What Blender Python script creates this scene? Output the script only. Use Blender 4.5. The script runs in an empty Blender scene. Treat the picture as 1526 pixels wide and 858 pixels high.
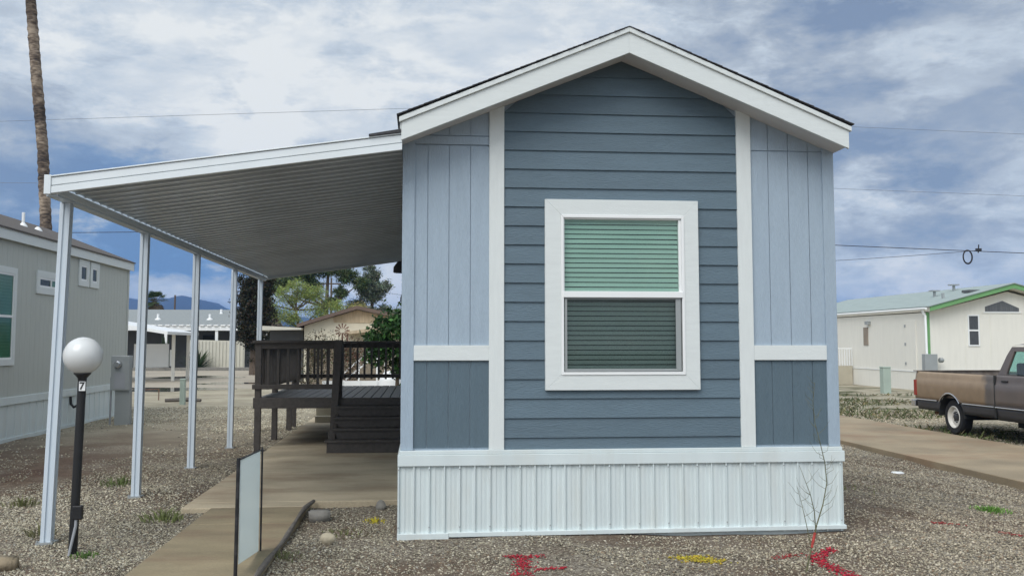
import bpy, bmesh, math, random
import numpy as np
from mathutils import Vector, Matrix
random.seed(7); rng = np.random.default_rng(11)
C = bpy.context.scene.collection
PI = math.pi

# light settings
SUN, EXPO, CLOUD, GLOW = 1.15, .80, .575, .8
RAMP = ((.22,(.28,.35,.455)), (.36,(.35,.415,.505)), (.53,(.455,.515,.585)), (.70,(.57,.64,.71)))
HAZE = .00022
# bright breaks and dark bellies of the cloud deck: direction, spread in degrees, strength
BLOBS = (((-.1625,.9647,.2071),2.4,.50), ((.4731,.8445,.2509),3.5,.32), ((-.2991,.9118,.2813),9,.12),
         ((-.36,.925,.120),5.5,-.30), ((-.2408,.9661,.0928),5,-.50), ((-.15,.98,.115),4,-.25), ((-.1071,.961,.2549),5,.05), ((.4854,.8609,.1527),5,-.18),
         ((.421,.8546,.3039),9,-.30), ((-.0471,.9964,.0699),5,.28), ((.4877,.8702,.0709),2.2,.16), ((.461,.8797,.1166),3.5,-.12), ((.5214,.83,.1979),3,.10))
# ------------------------------------------------------------------ materials
def nodes(name):
    m = bpy.data.materials.new(name); m.use_nodes = True
    nt = m.node_tree; return m, nt, nt.nodes['Principled BSDF']
def N(nt, typ, **kw):
    n = nt.nodes.new(typ)
    for k, v in kw.items():
        if k in n.inputs: n.inputs[k].default_value = v
        else: setattr(n, k, v)
    return n
def mat(name, col, rough=.6, metal=0., var=.12, vscale=3., bump=.0, bscale=60., stretch=(1,1,1), spec=.5, dirt=None, dirt_amt=.0, dscale=1.5, coat=0., fine=0.):
    """painted / mineral surface: colour wanders a little, optional dirt blotches, optional grain bump"""
    m, nt, b = nodes(name); L = nt.links.new
    tc = N(nt, 'ShaderNodeTexCoord'); mp = N(nt, 'ShaderNodeMapping'); mp.inputs['Scale'].default_value = stretch
    L(tc.outputs['Object'], mp.inputs['Vector'])
    no = N(nt, 'ShaderNodeTexNoise'); no.inputs['Scale'].default_value = vscale; no.inputs['Detail'].default_value = 6
    L(mp.outputs[0], no.inputs['Vector'])
    mr = N(nt, 'ShaderNodeMapRange'); mr.inputs['From Min'].default_value = .25; mr.inputs['From Max'].default_value = .75
    mr.inputs['To Min'].default_value = 1-var; mr.inputs['To Max'].default_value = 1+var
    L(no.outputs['Fac'], mr.inputs['Value'])
    hs = N(nt, 'ShaderNodeMix', data_type='RGBA', blend_type='MULTIPLY'); hs.inputs['Factor'].default_value = 1
    hs.inputs['A'].default_value = (*col, 1); L(mr.outputs[0], hs.inputs['B']); out = hs.outputs['Result']
    if fine:
        n3 = N(nt, 'ShaderNodeTexNoise'); n3.inputs['Scale'].default_value = bscale; n3.inputs['Detail'].default_value = 3
        L(mp.outputs[0], n3.inputs['Vector'])
        r3 = N(nt, 'ShaderNodeMapRange'); r3.inputs['From Min'].default_value = .3; r3.inputs['From Max'].default_value = .7
        r3.inputs['To Min'].default_value = 1-fine; r3.inputs['To Max'].default_value = 1+fine; L(n3.outputs['Fac'], r3.inputs['Value'])
        m3 = N(nt, 'ShaderNodeMix', data_type='RGBA', blend_type='MULTIPLY'); m3.inputs['Factor'].default_value = 1
        L(out, m3.inputs['A']); L(r3.outputs[0], m3.inputs['B']); out = m3.outputs['Result']
    if dirt:
        n2 = N(nt, 'ShaderNodeTexNoise'); n2.inputs['Scale'].default_value = dscale; n2.inputs['Detail'].default_value = 8; n2.inputs['Roughness'].default_value = .65
        L(mp.outputs[0], n2.inputs['Vector'])
        r2 = N(nt, 'ShaderNodeMapRange'); r2.inputs['From Min'].default_value = .48; r2.inputs['From Max'].default_value = .72; r2.inputs['To Max'].default_value = dirt_amt
        L(n2.outputs['Fac'], r2.inputs['Value'])
        mx = N(nt, 'ShaderNodeMix', data_type='RGBA'); L(r2.outputs[0], mx.inputs['Factor']); L(out, mx.inputs['A']); mx.inputs['B'].default_value = (*dirt, 1)
        out = mx.outputs['Result']
    L(out, b.inputs['Base Color'])
    b.inputs['Roughness'].default_value = rough; b.inputs['Metallic'].default_value = metal
    b.inputs['Specular IOR Level'].default_value = spec; b.inputs['Coat Weight'].default_value = coat
    if bump:
        nb = N(nt, 'ShaderNodeTexNoise'); nb.inputs['Scale'].default_value = bscale; nb.inputs['Detail'].default_value = 4
        L(mp.outputs[0], nb.inputs['Vector'])
        bp = N(nt, 'ShaderNodeBump'); bp.inputs['Strength'].default_value = bump; bp.inputs['Distance'].default_value = .01
        L(nb.outputs['Fac'], bp.inputs['Height']); L(bp.outputs[0], b.inputs['Normal'])
    return m
def attr_mat(name, rough=.8, translucent=0., attr='col'):
    m, nt, b = nodes(name); L = nt.links.new
    a = N(nt, 'ShaderNodeAttribute'); a.attribute_name = attr
    L(a.outputs['Color'], b.inputs['Base Color']); b.inputs['Roughness'].default_value = rough; b.inputs['Specular IOR Level'].default_value = .3
    if translucent:
        t = N(nt, 'ShaderNodeBsdfTranslucent'); L(a.outputs['Color'], t.inputs['Color'])
        mx = N(nt, 'ShaderNodeMixShader'); mx.inputs[0].default_value = translucent
        L(b.outputs[0], mx.inputs[1]); L(t.outputs[0], mx.inputs[2]); L(mx.outputs[0], nt.nodes['Material Output'].inputs['Surface'])
    return m
def glass_mat(name, tint, refl=.10, rough=.03, ior=1.35):
    m, nt, b = nodes(name); L = nt.links.new; nt.nodes.remove(b)
    t = N(nt, 'ShaderNodeBsdfTransparent'); t.inputs['Color'].default_value = (*tint, 1)
    g = N(nt, 'ShaderNodeBsdfGlossy'); g.inputs['Roughness'].default_value = rough
    lw = N(nt, 'ShaderNodeFresnel'); lw.inputs['IOR'].default_value = ior
    ad = N(nt, 'ShaderNodeMath', operation='ADD', use_clamp=True); ad.inputs[1].default_value = refl; L(lw.outputs[0], ad.inputs[0])
    ge = N(nt, 'ShaderNodeNewGeometry'); iv = N(nt, 'ShaderNodeMath', operation='SUBTRACT'); iv.inputs[0].default_value = 1; L(ge.outputs['Backfacing'], iv.inputs[1])
    mu = N(nt, 'ShaderNodeMath', operation='MULTIPLY'); L(ad.outputs[0], mu.inputs[0]); L(iv.outputs[0], mu.inputs[1]); ad = mu       # only the outer face of a pane reflects
    mx = N(nt, 'ShaderNodeMixShader'); L(ad.outputs[0], mx.inputs[0]); L(t.outputs[0], mx.inputs[1]); L(g.outputs[0], mx.inputs[2])
    L(mx.outputs[0], nt.nodes['Material Output'].inputs['Surface']); return m

M = {}
M['white'] = mat('white_paint', (.685,.72,.705), .55, bump=.25, bscale=14, stretch=(3,3,16), var=.035, vscale=2)
M['white_h'] = mat('white_paint_grain', (.685,.72,.705), .55, bump=.25, bscale=14, stretch=(3,3,22), var=.035, vscale=2)
M['white_v'] = mat('white_paint_vertical', (.685,.72,.705), .55, bump=.25, bscale=14, stretch=(20,20,2.5), var=.035, vscale=2)
M['lap'] = mat('slate_blue_siding', (.102,.152,.188), .55, bump=.5, bscale=10, stretch=(2.5,10,16), var=.07, vscale=1.2, fine=.05)
M['panel_light'] = mat('pale_blue_panel', (.345,.425,.50), .55, bump=.5, bscale=10, stretch=(16,10,2.2), var=.05, vscale=1.2, fine=.04)
M['panel_dark'] = mat('slate_blue_panel', (.096,.142,.174), .55, bump=.5, bscale=10, stretch=(16,10,2.2), var=.06, vscale=1.2, fine=.05)
M['skirt'] = mat('white_vinyl_skirt', (.63,.695,.695), .42, var=.06, vscale=1.5, stretch=(3,3,.8), dirt=(.56,.53,.45), dirt_amt=.22, dscale=2.2)
M['vinyl'] = mat('white_vinyl', (.82,.83,.82), .35, var=.02)
M['screen_frame'] = mat('grey_screen_frame', (.30,.32,.32), .5, var=.03)
M['shingle'] = mat('dark_shingle', (.055,.055,.06), .9, var=.35, vscale=30, bump=.6, bscale=80)
M['soffit'] = mat('soffit_grey_white', (.62,.61,.60), .7, var=.04)
M['blind'] = mat('white_blind', (.84,.86,.84), .5, var=.03)
M['dark'] = mat('dark_interior', (.02,.022,.022), .8)
M['glass'] = glass_mat('green_tinted_glass', (.705,.805,.765), .05)
M['glass_low'] = glass_mat('grey_green_glass', (.735,.805,.78), .045)
M['glass_soft'] = glass_mat('soft_green_glass', (.52,.68,.60), .02, .05, 1.35)
M['glass_plain'] = glass_mat('clear_glass', (.75,.85,.82), .08)
m_, nt_, b_ = nodes('insect_screen')
nt_.nodes.remove(b_); t_ = N(nt_, 'ShaderNodeBsdfTransparent'); t_.inputs['Color'].default_value = (.90,.90,.90,1)
d_ = N(nt_, 'ShaderNodeBsdfDiffuse'); d_.inputs['Color'].default_value = (.09,.095,.095,1)
x_ = N(nt_, 'ShaderNodeMixShader'); x_.inputs[0].default_value = .06
nt_.links.new(t_.outputs[0], x_.inputs[1]); nt_.links.new(d_.outputs[0], x_.inputs[2]); nt_.links.new(x_.outputs[0], nt_.nodes['Material Output'].inputs['Surface'])
M['screen'] = m_
M['alu'] = mat('white_aluminium', (.74,.785,.80), .35, var=.04, vscale=3, dirt=(.55,.54,.5), dirt_amt=.2)
M['rib_glint'] = mat('rib_glint_paint', (.74,.80,.86), .32, metal=.15, var=.18, vscale=1.6)  # paler than the pans: the glint on the ribs is painted into this colour
M['post'] = mat('blue_white_post_paint', (.58,.65,.71), .4, var=.05, vscale=3, dirt=(.45,.43,.38), dirt_amt=.15)
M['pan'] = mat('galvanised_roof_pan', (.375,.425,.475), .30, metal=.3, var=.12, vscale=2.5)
M['deck'] = mat('dark_brown_deck_paint', (.070,.061,.054), .55, var=.25, vscale=4, stretch=(6,1.5,6), bump=.25, bscale=20, dirt=(.09,.075,.065), dirt_amt=.35)
M['deck_floor'] = mat('worn_deck_boards', (.14,.137,.13), .5, var=.3, vscale=5, stretch=(6,1,6), bump=.25, bscale=20, dirt=(.12,.11,.10), dirt_amt=.5)
M['walk'] = mat('walkway_concrete', (.255,.208,.128), .85, var=.22, vscale=1.6, bump=.35, bscale=70, dirt=(.20,.135,.085), dirt_amt=.85, dscale=1.1, fine=.14, stretch=(1,2.2,1))
M['concrete'] = mat('tan_concrete', (.46,.385,.268), .85, var=.25, vscale=1.1, bump=.35, bscale=70, dirt=(.27,.19,.12), dirt_amt=.9, dscale=.7, fine=.10, stretch=(1,1.7,1))
M['drive'] = mat('driveway_concrete', (.30,.238,.155), .85, var=.30, vscale=.9, bump=.35, bscale=60, dirt=(.24,.145,.085), dirt_amt=.95, dscale=.55, fine=.10)
M['block'] = mat('grey_concrete_block', (.20,.19,.17), .9, var=.25, vscale=10, bump=.5, bscale=50)
M['pale_rock'] = mat('pale_rock', (.46,.40,.29), .9, var=.2, vscale=14, bump=.6, bscale=40)
M['tan_rock'] = mat('tan_rock', (.30,.24,.16), .9, var=.2, vscale=14, bump=.6, bscale=40)
M['old_wood'] = mat('weathered_wood', (.13,.115,.10), .9, var=.35, vscale=9, stretch=(6,1,6), bump=.5, bscale=30)
M['black'] = mat('black_paint', (.012,.012,.013), .45, var=.2, vscale=8)
M['black_scuffed'] = mat('scuffed_black_paint', (.012,.012,.014), .5, var=.3, vscale=8, dirt=(.16,.15,.15), dirt_amt=.35, dscale=9)
M['globe'] = mat('opal_globe', (.66,.67,.66), .18, var=.03)
M['globe'].node_tree.nodes['Principled BSDF'].inputs['Subsurface Weight'].default_value = .15
M['globe'].node_tree.nodes['Principled BSDF'].inputs['Subsurface Radius'].default_value = (.05,.05,.05)
M['sign'] = mat('white_sign_board', (.92,.93,.93), .15, var=.05, vscale=2.5, stretch=(1,.6,5), dirt=(.70,.75,.78), dirt_amt=.4, dscale=2.5)
M['steel'] = mat('grey_steel', (.36,.38,.38), .45, metal=.3, var=.08)
M['conduit'] = mat('grey_conduit', (.34,.35,.37), .5, var=.1)
M['grey_wall'] = mat('warm_grey_siding', (.485,.505,.465), .65, var=.05, vscale=1.5, bump=.4, bscale=10, stretch=(10,14,2))
M['grey_roof'] = mat('brown_grey_shingle', (.10,.088,.08), .9, var=.3, vscale=14, stretch=(1,4,1), bump=.5, bscale=40)
M['cream'] = mat('cream_siding', (.78,.755,.68), .6, var=.035, vscale=.8, bump=.2, bscale=8, stretch=(10,10,1.5))
M['cream_roof'] = mat('pale_green_grey_roof', (.30,.355,.34), .75, var=.10, vscale=2, stretch=(2,1,2))
M['green'] = mat('leaf_green_trim', (.16,.36,.14), .5, var=.06)
M['tan_block'] = mat('tan_stucco', (.44,.40,.31), .85, var=.08)
M['ped'] = mat('pale_green_pedestal', (.36,.43,.37), .55, var=.08)
M['roof_grey'] = mat('grey_shingle_roof', (.24,.26,.26), .9, var=.2, vscale=12)
M['far_wall'] = mat('dark_grey_wall', (.10,.105,.11), .8, var=.1)
M['beige_panel'] = mat('beige_corrugated', (.56,.54,.46), .7, var=.06)
M['tan_wall'] = mat('tan_board_wall', (.50,.40,.27), .75, var=.18, vscale=2, stretch=(8,8,1), dirt=(.25,.17,.10), dirt_amt=.55, dscale=1.1)
M['cream_wall'] = mat('pale_cream_wall', (.66,.61,.48), .75, var=.08)
M['brown_trim'] = mat('brown_trim', (.13,.09,.07), .7, var=.15)
M['rust'] = mat('rusty_metal', (.16,.09,.06), .8, var=.4, vscale=8)
M['bark'] = mat('bark', (.10,.075,.055), .95, var=.4, vscale=6, stretch=(4,4,1), bump=.8, bscale=14)
M['stem'] = mat('green_brown_stem', (.12,.12,.06), .8, var=.3, vscale=20)
M['leaf'] = attr_mat('leaves', .65, .25)
M['pebble'] = attr_mat('pebbles', .85)
M['wire'] = mat('black_cable', (.02,.02,.024), .6)
M['wire_grey'] = mat('grey_cable', (.16,.18,.21), .6)
M['chrome'] = mat('dull_chrome', (.55,.55,.56), .22, metal=.9, var=.06)
M['tyre'] = mat('tyre_rubber', (.016,.016,.017), .85, var=.2, vscale=10)
M['rim'] = mat('white_steel_rim', (.74,.72,.67), .5, var=.10, vscale=6, dirt=(.35,.27,.2), dirt_amt=.3, dscale=6)
M['red_lens'] = mat('red_lens', (.28,.03,.02), .25, var=.1)
M['truck_dark'] = mat('charcoal_truck_paint', (.045,.045,.05), .5, var=.2, vscale=4)
M['truck_grey'] = mat('faded_brown_truck_paint', (.125,.105,.098), .34, var=.12, vscale=1.6, dirt=(.16,.12,.10), dirt_amt=.35, dscale=1.6)
M['bed'] = mat('worn_bed_metal', (.17,.145,.125), .75, var=.45, vscale=7, dirt=(.10,.07,.05), dirt_amt=.6, dscale=5)
M['mount'] = mat('desert_mountain', (.05,.055,.06), .95, var=.3, vscale=.004)
M['grass_tuft'] = attr_mat('grass_blades', .7, .3)
m_ = M['lap']; nt_ = m_.node_tree; L_ = nt_.links.new; b_ = nt_.nodes['Principled BSDF']; src = b_.inputs['Base Color'].links[0].from_socket
tc_ = N(nt_, 'ShaderNodeTexCoord'); s_ = N(nt_, 'ShaderNodeSeparateXYZ'); L_(tc_.outputs['Object'], s_.inputs[0])
a_ = N(nt_, 'ShaderNodeMath', operation='MULTIPLY_ADD'); a_.inputs[1].default_value = 1/.1597; a_.inputs[2].default_value = -.63/.1597; L_(s_.outputs['Z'], a_.inputs[0])
f_ = N(nt_, 'ShaderNodeMath', operation='FLOOR'); L_(a_.outputs[0], f_.inputs[0]); w_ = N(nt_, 'ShaderNodeTexWhiteNoise', noise_dimensions='1D'); L_(f_.outputs[0], w_.inputs['W'])
r_ = N(nt_, 'ShaderNodeMapRange'); r_.inputs['To Min'].default_value = .93; r_.inputs['To Max'].default_value = 1.07; L_(w_.outputs['Value'], r_.inputs['Value'])
x_ = N(nt_, 'ShaderNodeMix', data_type='RGBA', blend_type='MULTIPLY'); x_.inputs['Factor'].default_value = 1; L_(src, x_.inputs['A']); L_(r_.outputs[0], x_.inputs['B']); L_(x_.outputs['Result'], b_.inputs['Base Color'])
# truck bed paint: brown clear coat worn to tan towards the tailgate (wear on the paint itself)
def truck_tan():
    m, nt, b = nodes('worn_tan_truck_paint'); L = nt.links.new
    tc = N(nt, 'ShaderNodeTexCoord'); sx = N(nt, 'ShaderNodeSeparateXYZ'); L(tc.outputs['Object'], sx.inputs[0])
    no = N(nt, 'ShaderNodeTexNoise'); no.inputs['Scale'].default_value = 2.2; no.inputs['Detail'].default_value = 7; L(tc.outputs['Object'], no.inputs['Vector'])
    a = N(nt, 'ShaderNodeMath', operation='MULTIPLY_ADD'); a.inputs[1].default_value = .9; L(no.outputs['Fac'], a.inputs[0]); L(sx.outputs['Y'], a.inputs[2])
    mr = N(nt, 'ShaderNodeMapRange', interpolation_type='SMOOTHSTEP'); L(a.outputs[0], mr.inputs['Value'])
    mr.inputs['From Min'].default_value = .60; mr.inputs['From Max'].default_value = .92     # object y runs from the cab back to the tailgate
    z = N(nt, 'ShaderNodeMapRange'); z.inputs['From Min'].default_value = .55; z.inputs['From Max'].default_value = 1.2; L(sx.outputs['Z'], z.inputs['Value'])
    c = N(nt, 'ShaderNodeMix', data_type='RGBA'); c.inputs['A'].default_value = (.20,.135,.080,1); c.inputs['B'].default_value = (.34,.25,.165,1); L(z.outputs[0], c.inputs['Factor'])
    v = N(nt, 'ShaderNodeTexNoise'); v.inputs['Scale'].default_value = 5; v.inputs['Detail'].default_value = 6; L(tc.outputs['Object'], v.inputs['Vector'])
    vr = N(nt, 'ShaderNodeMapRange'); vr.inputs['From Min'].default_value=.3; vr.inputs['From Max'].default_value=.7; vr.inputs['To Min'].default_value=.90; vr.inputs['To Max'].default_value=1.10; L(v.outputs['Fac'], vr.inputs['Value'])
    c2 = N(nt, 'ShaderNodeMix', data_type='RGBA'); c2.inputs['A'].default_value = (.115,.098,.088,1); L(mr.outputs[0], c2.inputs['Factor']); L(c.outputs['Result'], c2.inputs['B'])
    c3 = N(nt, 'ShaderNodeMix', data_type='RGBA', blend_type='MULTIPLY'); c3.inputs['Factor'].default_value=1; L(c2.outputs['Result'], c3.inputs['A']); L(vr.outputs[0], c3.inputs['B'])
    L(c3.outputs['Result'], b.inputs['Base Color']); b.inputs['Roughness'].default_value = .45
    return m
M['truck_tan'] = truck_tan()
def ground_mat():
    m, nt, b = nodes('gravelly_soil'); L = nt.links.new
    g = N(nt, 'ShaderNodeNewGeometry')
    def noise(s, d=6, r=.55):
        n = N(nt, 'ShaderNodeTexNoise'); n.inputs['Scale'].default_value = s; n.inputs['Detail'].default_value = d; n.inputs['Roughness'].default_value = r
        L(g.outputs['Position'], n.inputs['Vector']); return n.outputs['Fac']
    def rng_(src, a, b_, c=0, d=1):
        n = N(nt, 'ShaderNodeMapRange'); n.inputs['From Min'].default_value=a; n.inputs['From Max'].default_value=b_; n.inputs['To Min'].default_value=c; n.inputs['To Max'].default_value=d
        L(src, n.inputs['Value']); return n.outputs[0]
    def mix(f, a, b_, bt='MIX'):
        n = N(nt, 'ShaderNodeMix', data_type='RGBA', blend_type=bt)
        for s, v in (('Factor', f), ('A', a), ('B', b_)):
            if isinstance(v, (int, float)): n.inputs[s].default_value = v
            elif isinstance(v, tuple): n.inputs[s].default_value = (*v, 1)
            else: L(v, n.inputs[s])
        return n.outputs['Result']
    vo = N(nt, 'ShaderNodeTexVoronoi'); vo.inputs['Scale'].default_value = 58; L(g.outputs['Position'], vo.inputs['Vector'])
    sp = N(nt, 'ShaderNodeSeparateColor'); L(vo.outputs['Color'], sp.inputs[0])
    cr = N(nt, 'ShaderNodeValToRGB'); L(sp.outputs[0], cr.inputs[0])
    e = cr.color_ramp.elements
    e[0].position = 0; e[0].color = (.075,.062,.050,1); e[1].position = 1; e[1].color = (.40,.36,.29,1)
    for p, c in ((.35,(.16,.13,.10)), (.6,(.24,.205,.16)), (.8,(.30,.265,.21))):
        x = e.new(p); x.color = (*c, 1)
    soil = mix(rng_(noise(9, 8), .3, .7), (.085,.058,.042), (.19,.14,.10))
    stones = mix(rng_(noise(.55, 5), .42, .60), cr.outputs[0], soil)
    # reddish bare earth near the left neighbour and along the right of the home
    sx = N(nt, 'ShaderNodeSeparateXYZ'); L(g.outputs['Position'], sx.inputs[0])
    lx = rng_(sx.outputs['X'], -3.3, -4.8); ly = rng_(sx.outputs['Y'], 22, 17); ly2 = rng_(sx.outputs['Y'], 9.3, 11.5)
    def mul(a, b_):
        n = N(nt, 'ShaderNodeMath', operation='MULTIPLY'); L(a, n.inputs[0]); L(b_, n.inputs[1]); return n.outputs[0]
    red = mul(mul(mul(lx, ly), ly2), rng_(noise(.8, 6), .38, .55))
    col = mix(red, stones, mix(rng_(noise(14, 6), .3, .7), (.075,.046,.034), (.135,.085,.062)))
    far = rng_(sx.outputs['Y'], 13, 21)
    fm = mul(far, rng_(noise(.35, 6), .22, .5))
    col = mix(fm, col, mix(rng_(noise(1.3, 8), .3, .7), (.31,.275,.20), (.48,.43,.325)))
    # greener weeds beyond the driveway
    gx = rng_(sx.outputs['X'], 9.6, 10.4); gn = mul(gx, rng_(noise(.5, 7, .65), .48, .60))
    gn = mul(gn, rng_(sx.outputs['Y'], 45, 36))
    col = mix(gn, col, mix(rng_(noise(11, 6), .3, .7), (.045,.055,.022), (.11,.115,.05)))
    L(col, b.inputs['Base Color']); b.inputs['Roughness'].default_value = .95; b.inputs['Specular IOR Level'].default_value = .2
    bp = N(nt, 'ShaderNodeBump'); bp.inputs['Strength'].default_value = .8; bp.inputs['Distance'].default_value = .02
    ds = N(nt, 'ShaderNodeMath', operation='ADD'); L(vo.outputs['Distance'], ds.inputs[0]); L(noise(20, 5), ds.inputs[1])
    L(ds.outputs[0], bp.inputs['Height']); L(bp.outputs[0], b.inputs['Normal'])
    return m
M['ground'] = ground_mat()
M['road'] = mat('dusty_road', (.38,.335,.265), .9, var=.16, vscale=.5, dirt=(.20,.165,.13), dirt_amt=.7, dscale=.25, fine=.1, bscale=20)
M['puddle'] = mat('muddy_puddle', (.10,.09,.075), .06, var=.1)

# ------------------------------------------------------------------ mesh builder
class MB:
    def __init__(s): s.v = []; s.f = []; s.smooth = False
    def add(s, vs, fs):
        o = len(s.v); s.v += [tuple(v) for v in vs]; s.f += [tuple(i+o for i in f) for f in fs]; return s
    def box(s, x0,x1,y0,y1,z0,z1):
        return s.add([(x0,y0,z0),(x1,y0,z0),(x1,y1,z0),(x0,y1,z0),(x0,y0,z1),(x1,y0,z1),(x1,y1,z1),(x0,y1,z1)],
                     [(0,3,2,1),(4,5,6,7),(0,1,5,4),(1,2,6,5),(2,3,7,6),(3,0,4,7)])
    def prism(s, poly, axis, a0, a1):
        """polygon given in the two other axes (order x,y,z), extruded along axis"""
        def P(p, a):
            return {'x':(a,p[0],p[1]), 'y':(p[0],a,p[1]), 'z':(p[0],p[1],a)}[axis]
        n = len(poly); vs = [P(p,a0) for p in poly]+[P(p,a1) for p in poly]
        fs = [tuple(range(n)), tuple(range(2*n-1, n-1, -1))]+[(i, i+n, (i+1)%n+n, (i+1)%n) for i in range(n)]
        return s.add(vs, fs)
    def bar(s, a, b, w, h, up=(0,0,1)):
        a = Vector(a); b = Vector(b); d = (b-a).normalized(); u = Vector(up)
        sd = d.cross(u)
        if sd.length < 1e-5: sd = d.cross(Vector((0,1,0)))
        sd.normalize(); u = sd.cross(d)
        vs = [p+sd*(i*w/2)+u*(j*h/2) for p in (a,b) for i,j in ((-1,-1),(1,-1),(1,1),(-1,1))]
        return s.add(vs, [(3,2,1,0),(4,5,6,7),(0,1,5,4),(1,2,6,5),(2,3,7,6),(3,0,4,7)])
    def tube(s, pts, rad, n=8, cap=True):
        pts = [Vector(p) for p in pts]
        if not hasattr(rad, '__len__'): rad = [rad]*len(pts)
        vs = []; fs = []; prev = None
        for i, p in enumerate(pts):
            d = (pts[min(i+1,len(pts)-1)]-pts[max(i-1,0)]).normalized()
            if prev is None:
                r = Vector((1,0,0)) if abs(d.x) < .8 else Vector((0,1,0))
            else: r = prev
            r = (r-d*r.dot(d)).normalized(); prev = r; q = d.cross(r)
            for k in range(n):
                a = 2*PI*k/n; vs.append(p+(r*math.cos(a)+q*math.sin(a))*rad[i])
        for i in range(len(pts)-1):
            for k in range(n):
                fs.append((i*n+k, i*n+(k+1)%n, (i+1)*n+(k+1)%n, (i+1)*n+k))
        if cap: fs.append(tuple(range(n-1,-1,-1))); o=(len(pts)-1)*n; fs.append(tuple(range(o,o+n)))
        s.smooth = True
        return s.add(vs, fs)
    def lathe(s, prof, c, n=24, axis='z', cap=True):
        vs = []; fs = []
        for r, h in prof:
            for k in range(n):
                a = 2*PI*k/n; x, y = r*math.cos(a), r*math.sin(a)
                vs.append({'z':(c[0]+x,c[1]+y,c[2]+h),'x':(c[0]+h,c[1]+x,c[2]+y),'y':(c[0]+x,c[1]+h,c[2]+y)}[axis])
        for i in range(len(prof)-1):
            for k in range(n): fs.append((i*n+k, i*n+(k+1)%n, (i+1)*n+(k+1)%n, (i+1)*n+k))
        if cap: fs.append(tuple(range(n))); o=(len(prof)-1)*n; fs.append(tuple(range(o+n-1,o-1,-1)))
        s.smooth = True
        return s.add(vs, fs)
    def build(s, name, m, parent=None, loc=(0,0,0), bevel=0, label=None, smooth=None, fix=True):
        if parent is not None: loc = wloc(parent)
        me = bpy.data.meshes.new(name)
        me.from_pydata([(v[0]-loc[0], v[1]-loc[1], v[2]-loc[2]) for v in s.v], [], s.f)
        if fix:
            bm = bmesh.new(); bm.from_mesh(me); bmesh.ops.recalc_face_normals(bm, faces=bm.faces); bm.to_mesh(me); bm.free()
        me.materials.append(m)
        sm = s.smooth if smooth is None else smooth
        if sm: me.set_sharp_from_angle(angle=math.radians(40)) if hasattr(me,'set_sharp_from_angle') else None
        for p in me.polygons: p.use_smooth = sm
        o = bpy.data.objects.new(name, me); C.objects.link(o)
        if parent is not None: o.parent = parent
        else: o.location = loc
        if bevel:
            b = o.modifiers.new('Bevel','BEVEL'); b.width = bevel; b.segments = 2; b.limit_method = 'ANGLE'; b.angle_limit = math.radians(40)
        if label: o['label'] = label
        return o
def wloc(o):
    v = Vector((0,0,0))
    while o is not None: v += o.location; o = o.parent
    return v
def tag(o, label, cat, group=None, kind=None):
    o['label'] = label; o['category'] = cat
    if group: o['group'] = group
    if kind: o['kind'] = kind
    return o
def thing(name, loc, label, cat, group=None):
    o = bpy.data.objects.new(name, None); o.empty_display_size = .2; C.objects.link(o); o.location = loc
    return tag(o, label, cat, group)
def copy_tree(o, parent=None):
    c = o.copy(); C.objects.link(c)
    if parent is not None: c.parent = parent
    for ch in list(o.children): copy_tree(ch, c)
    return c
def colour_faces(o, cols, per):
    """per-element colour attribute (each leaf or pebble has its own tone); per = corners per element"""
    me = o.data; a = me.color_attributes.new('col', 'FLOAT_COLOR', 'CORNER')
    arr = np.repeat(np.concatenate([cols, np.ones((len(cols),1))], 1), per, 0).astype(np.float32)
    a.data.foreach_set('color', arr.ravel())
def leaf_mesh(name, m, parent, pts, size, cols, loc=(0,0,0), up=.0, aspect=.6, drop=0.):
    """many small leaf quads at pts"""
    n = len(pts); pts = np.asarray(pts); size = np.broadcast_to(size, n)
    d = rng.normal(size=(n,3)); d[:,2] = d[:,2]*(1-abs(up))+up*1.5-drop; d /= np.linalg.norm(d,axis=1)[:,None]
    e = rng.normal(size=(n,3)); e -= d*(d*e).sum(1)[:,None]; e /= np.linalg.norm(e,axis=1)[:,None]
    a = d*size[:,None]/2; b = e*(size*aspect)[:,None]/2
    V = np.stack([pts-a, pts+b, pts+a, pts-b], 1).reshape(-1,3)
    if parent is not None: loc = wloc(parent)
    V = V-np.array(loc)
    me = bpy.data.meshes.new(name); me.vertices.add(4*n); me.vertices.foreach_set('co', V.astype(np.float32).ravel())
    me.loops.add(4*n); me.loops.foreach_set('vertex_index', np.arange(4*n)); me.polygons.add(n); me.polygons.foreach_set('loop_start', np.arange(n)*4)
    me.update(calc_edges=True); me.materials.append(m)
    o = bpy.data.objects.new(name, me); C.objects.link(o)
    if parent is not None: o.parent = parent
    else: o.location = loc
    colour_faces(o, np.clip(cols,0,1), 4); return o
def tones(n, base, spread=.35, other=None, p=.3):
    c = np.array(base)[None]*np.exp(rng.normal(0, spread, (n,1)))
    if other is not None:
        k = rng.random(n) < p; c[k] = np.array(other)[None]*np.exp(rng.normal(0, spread, (k.sum(),1)))
    return c*np.exp(rng.normal(0,.08,(n,3)))
def ball_pts(n, c, r, shell=.55):
    d = rng.normal(size=(n,3)); d /= np.linalg.norm(d,axis=1)[:,None]
    q = (shell+(1-shell)*rng.random(n))*rng.random(n)**.15
    return np.array(c)+d*q[:,None]*np.array(r)
def sm(a, b, x):
    t = np.clip((x-a)/(b-a),0,1); return t*t*(3-2*t)
def gz(x, y):
    """height of the ground: level by the home, dipping a little towards the driveway"""
    near = 1-sm(16,26,np.asarray(y, float))
    return -.19*sm(3.9,7.3,np.asarray(x,float)) + near*(.010*np.sin(2.1*x+.7*y)+.008*np.sin(3.3*y-1.2*x+1)+.005*np.sin(7*x+5*y))-.012

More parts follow.
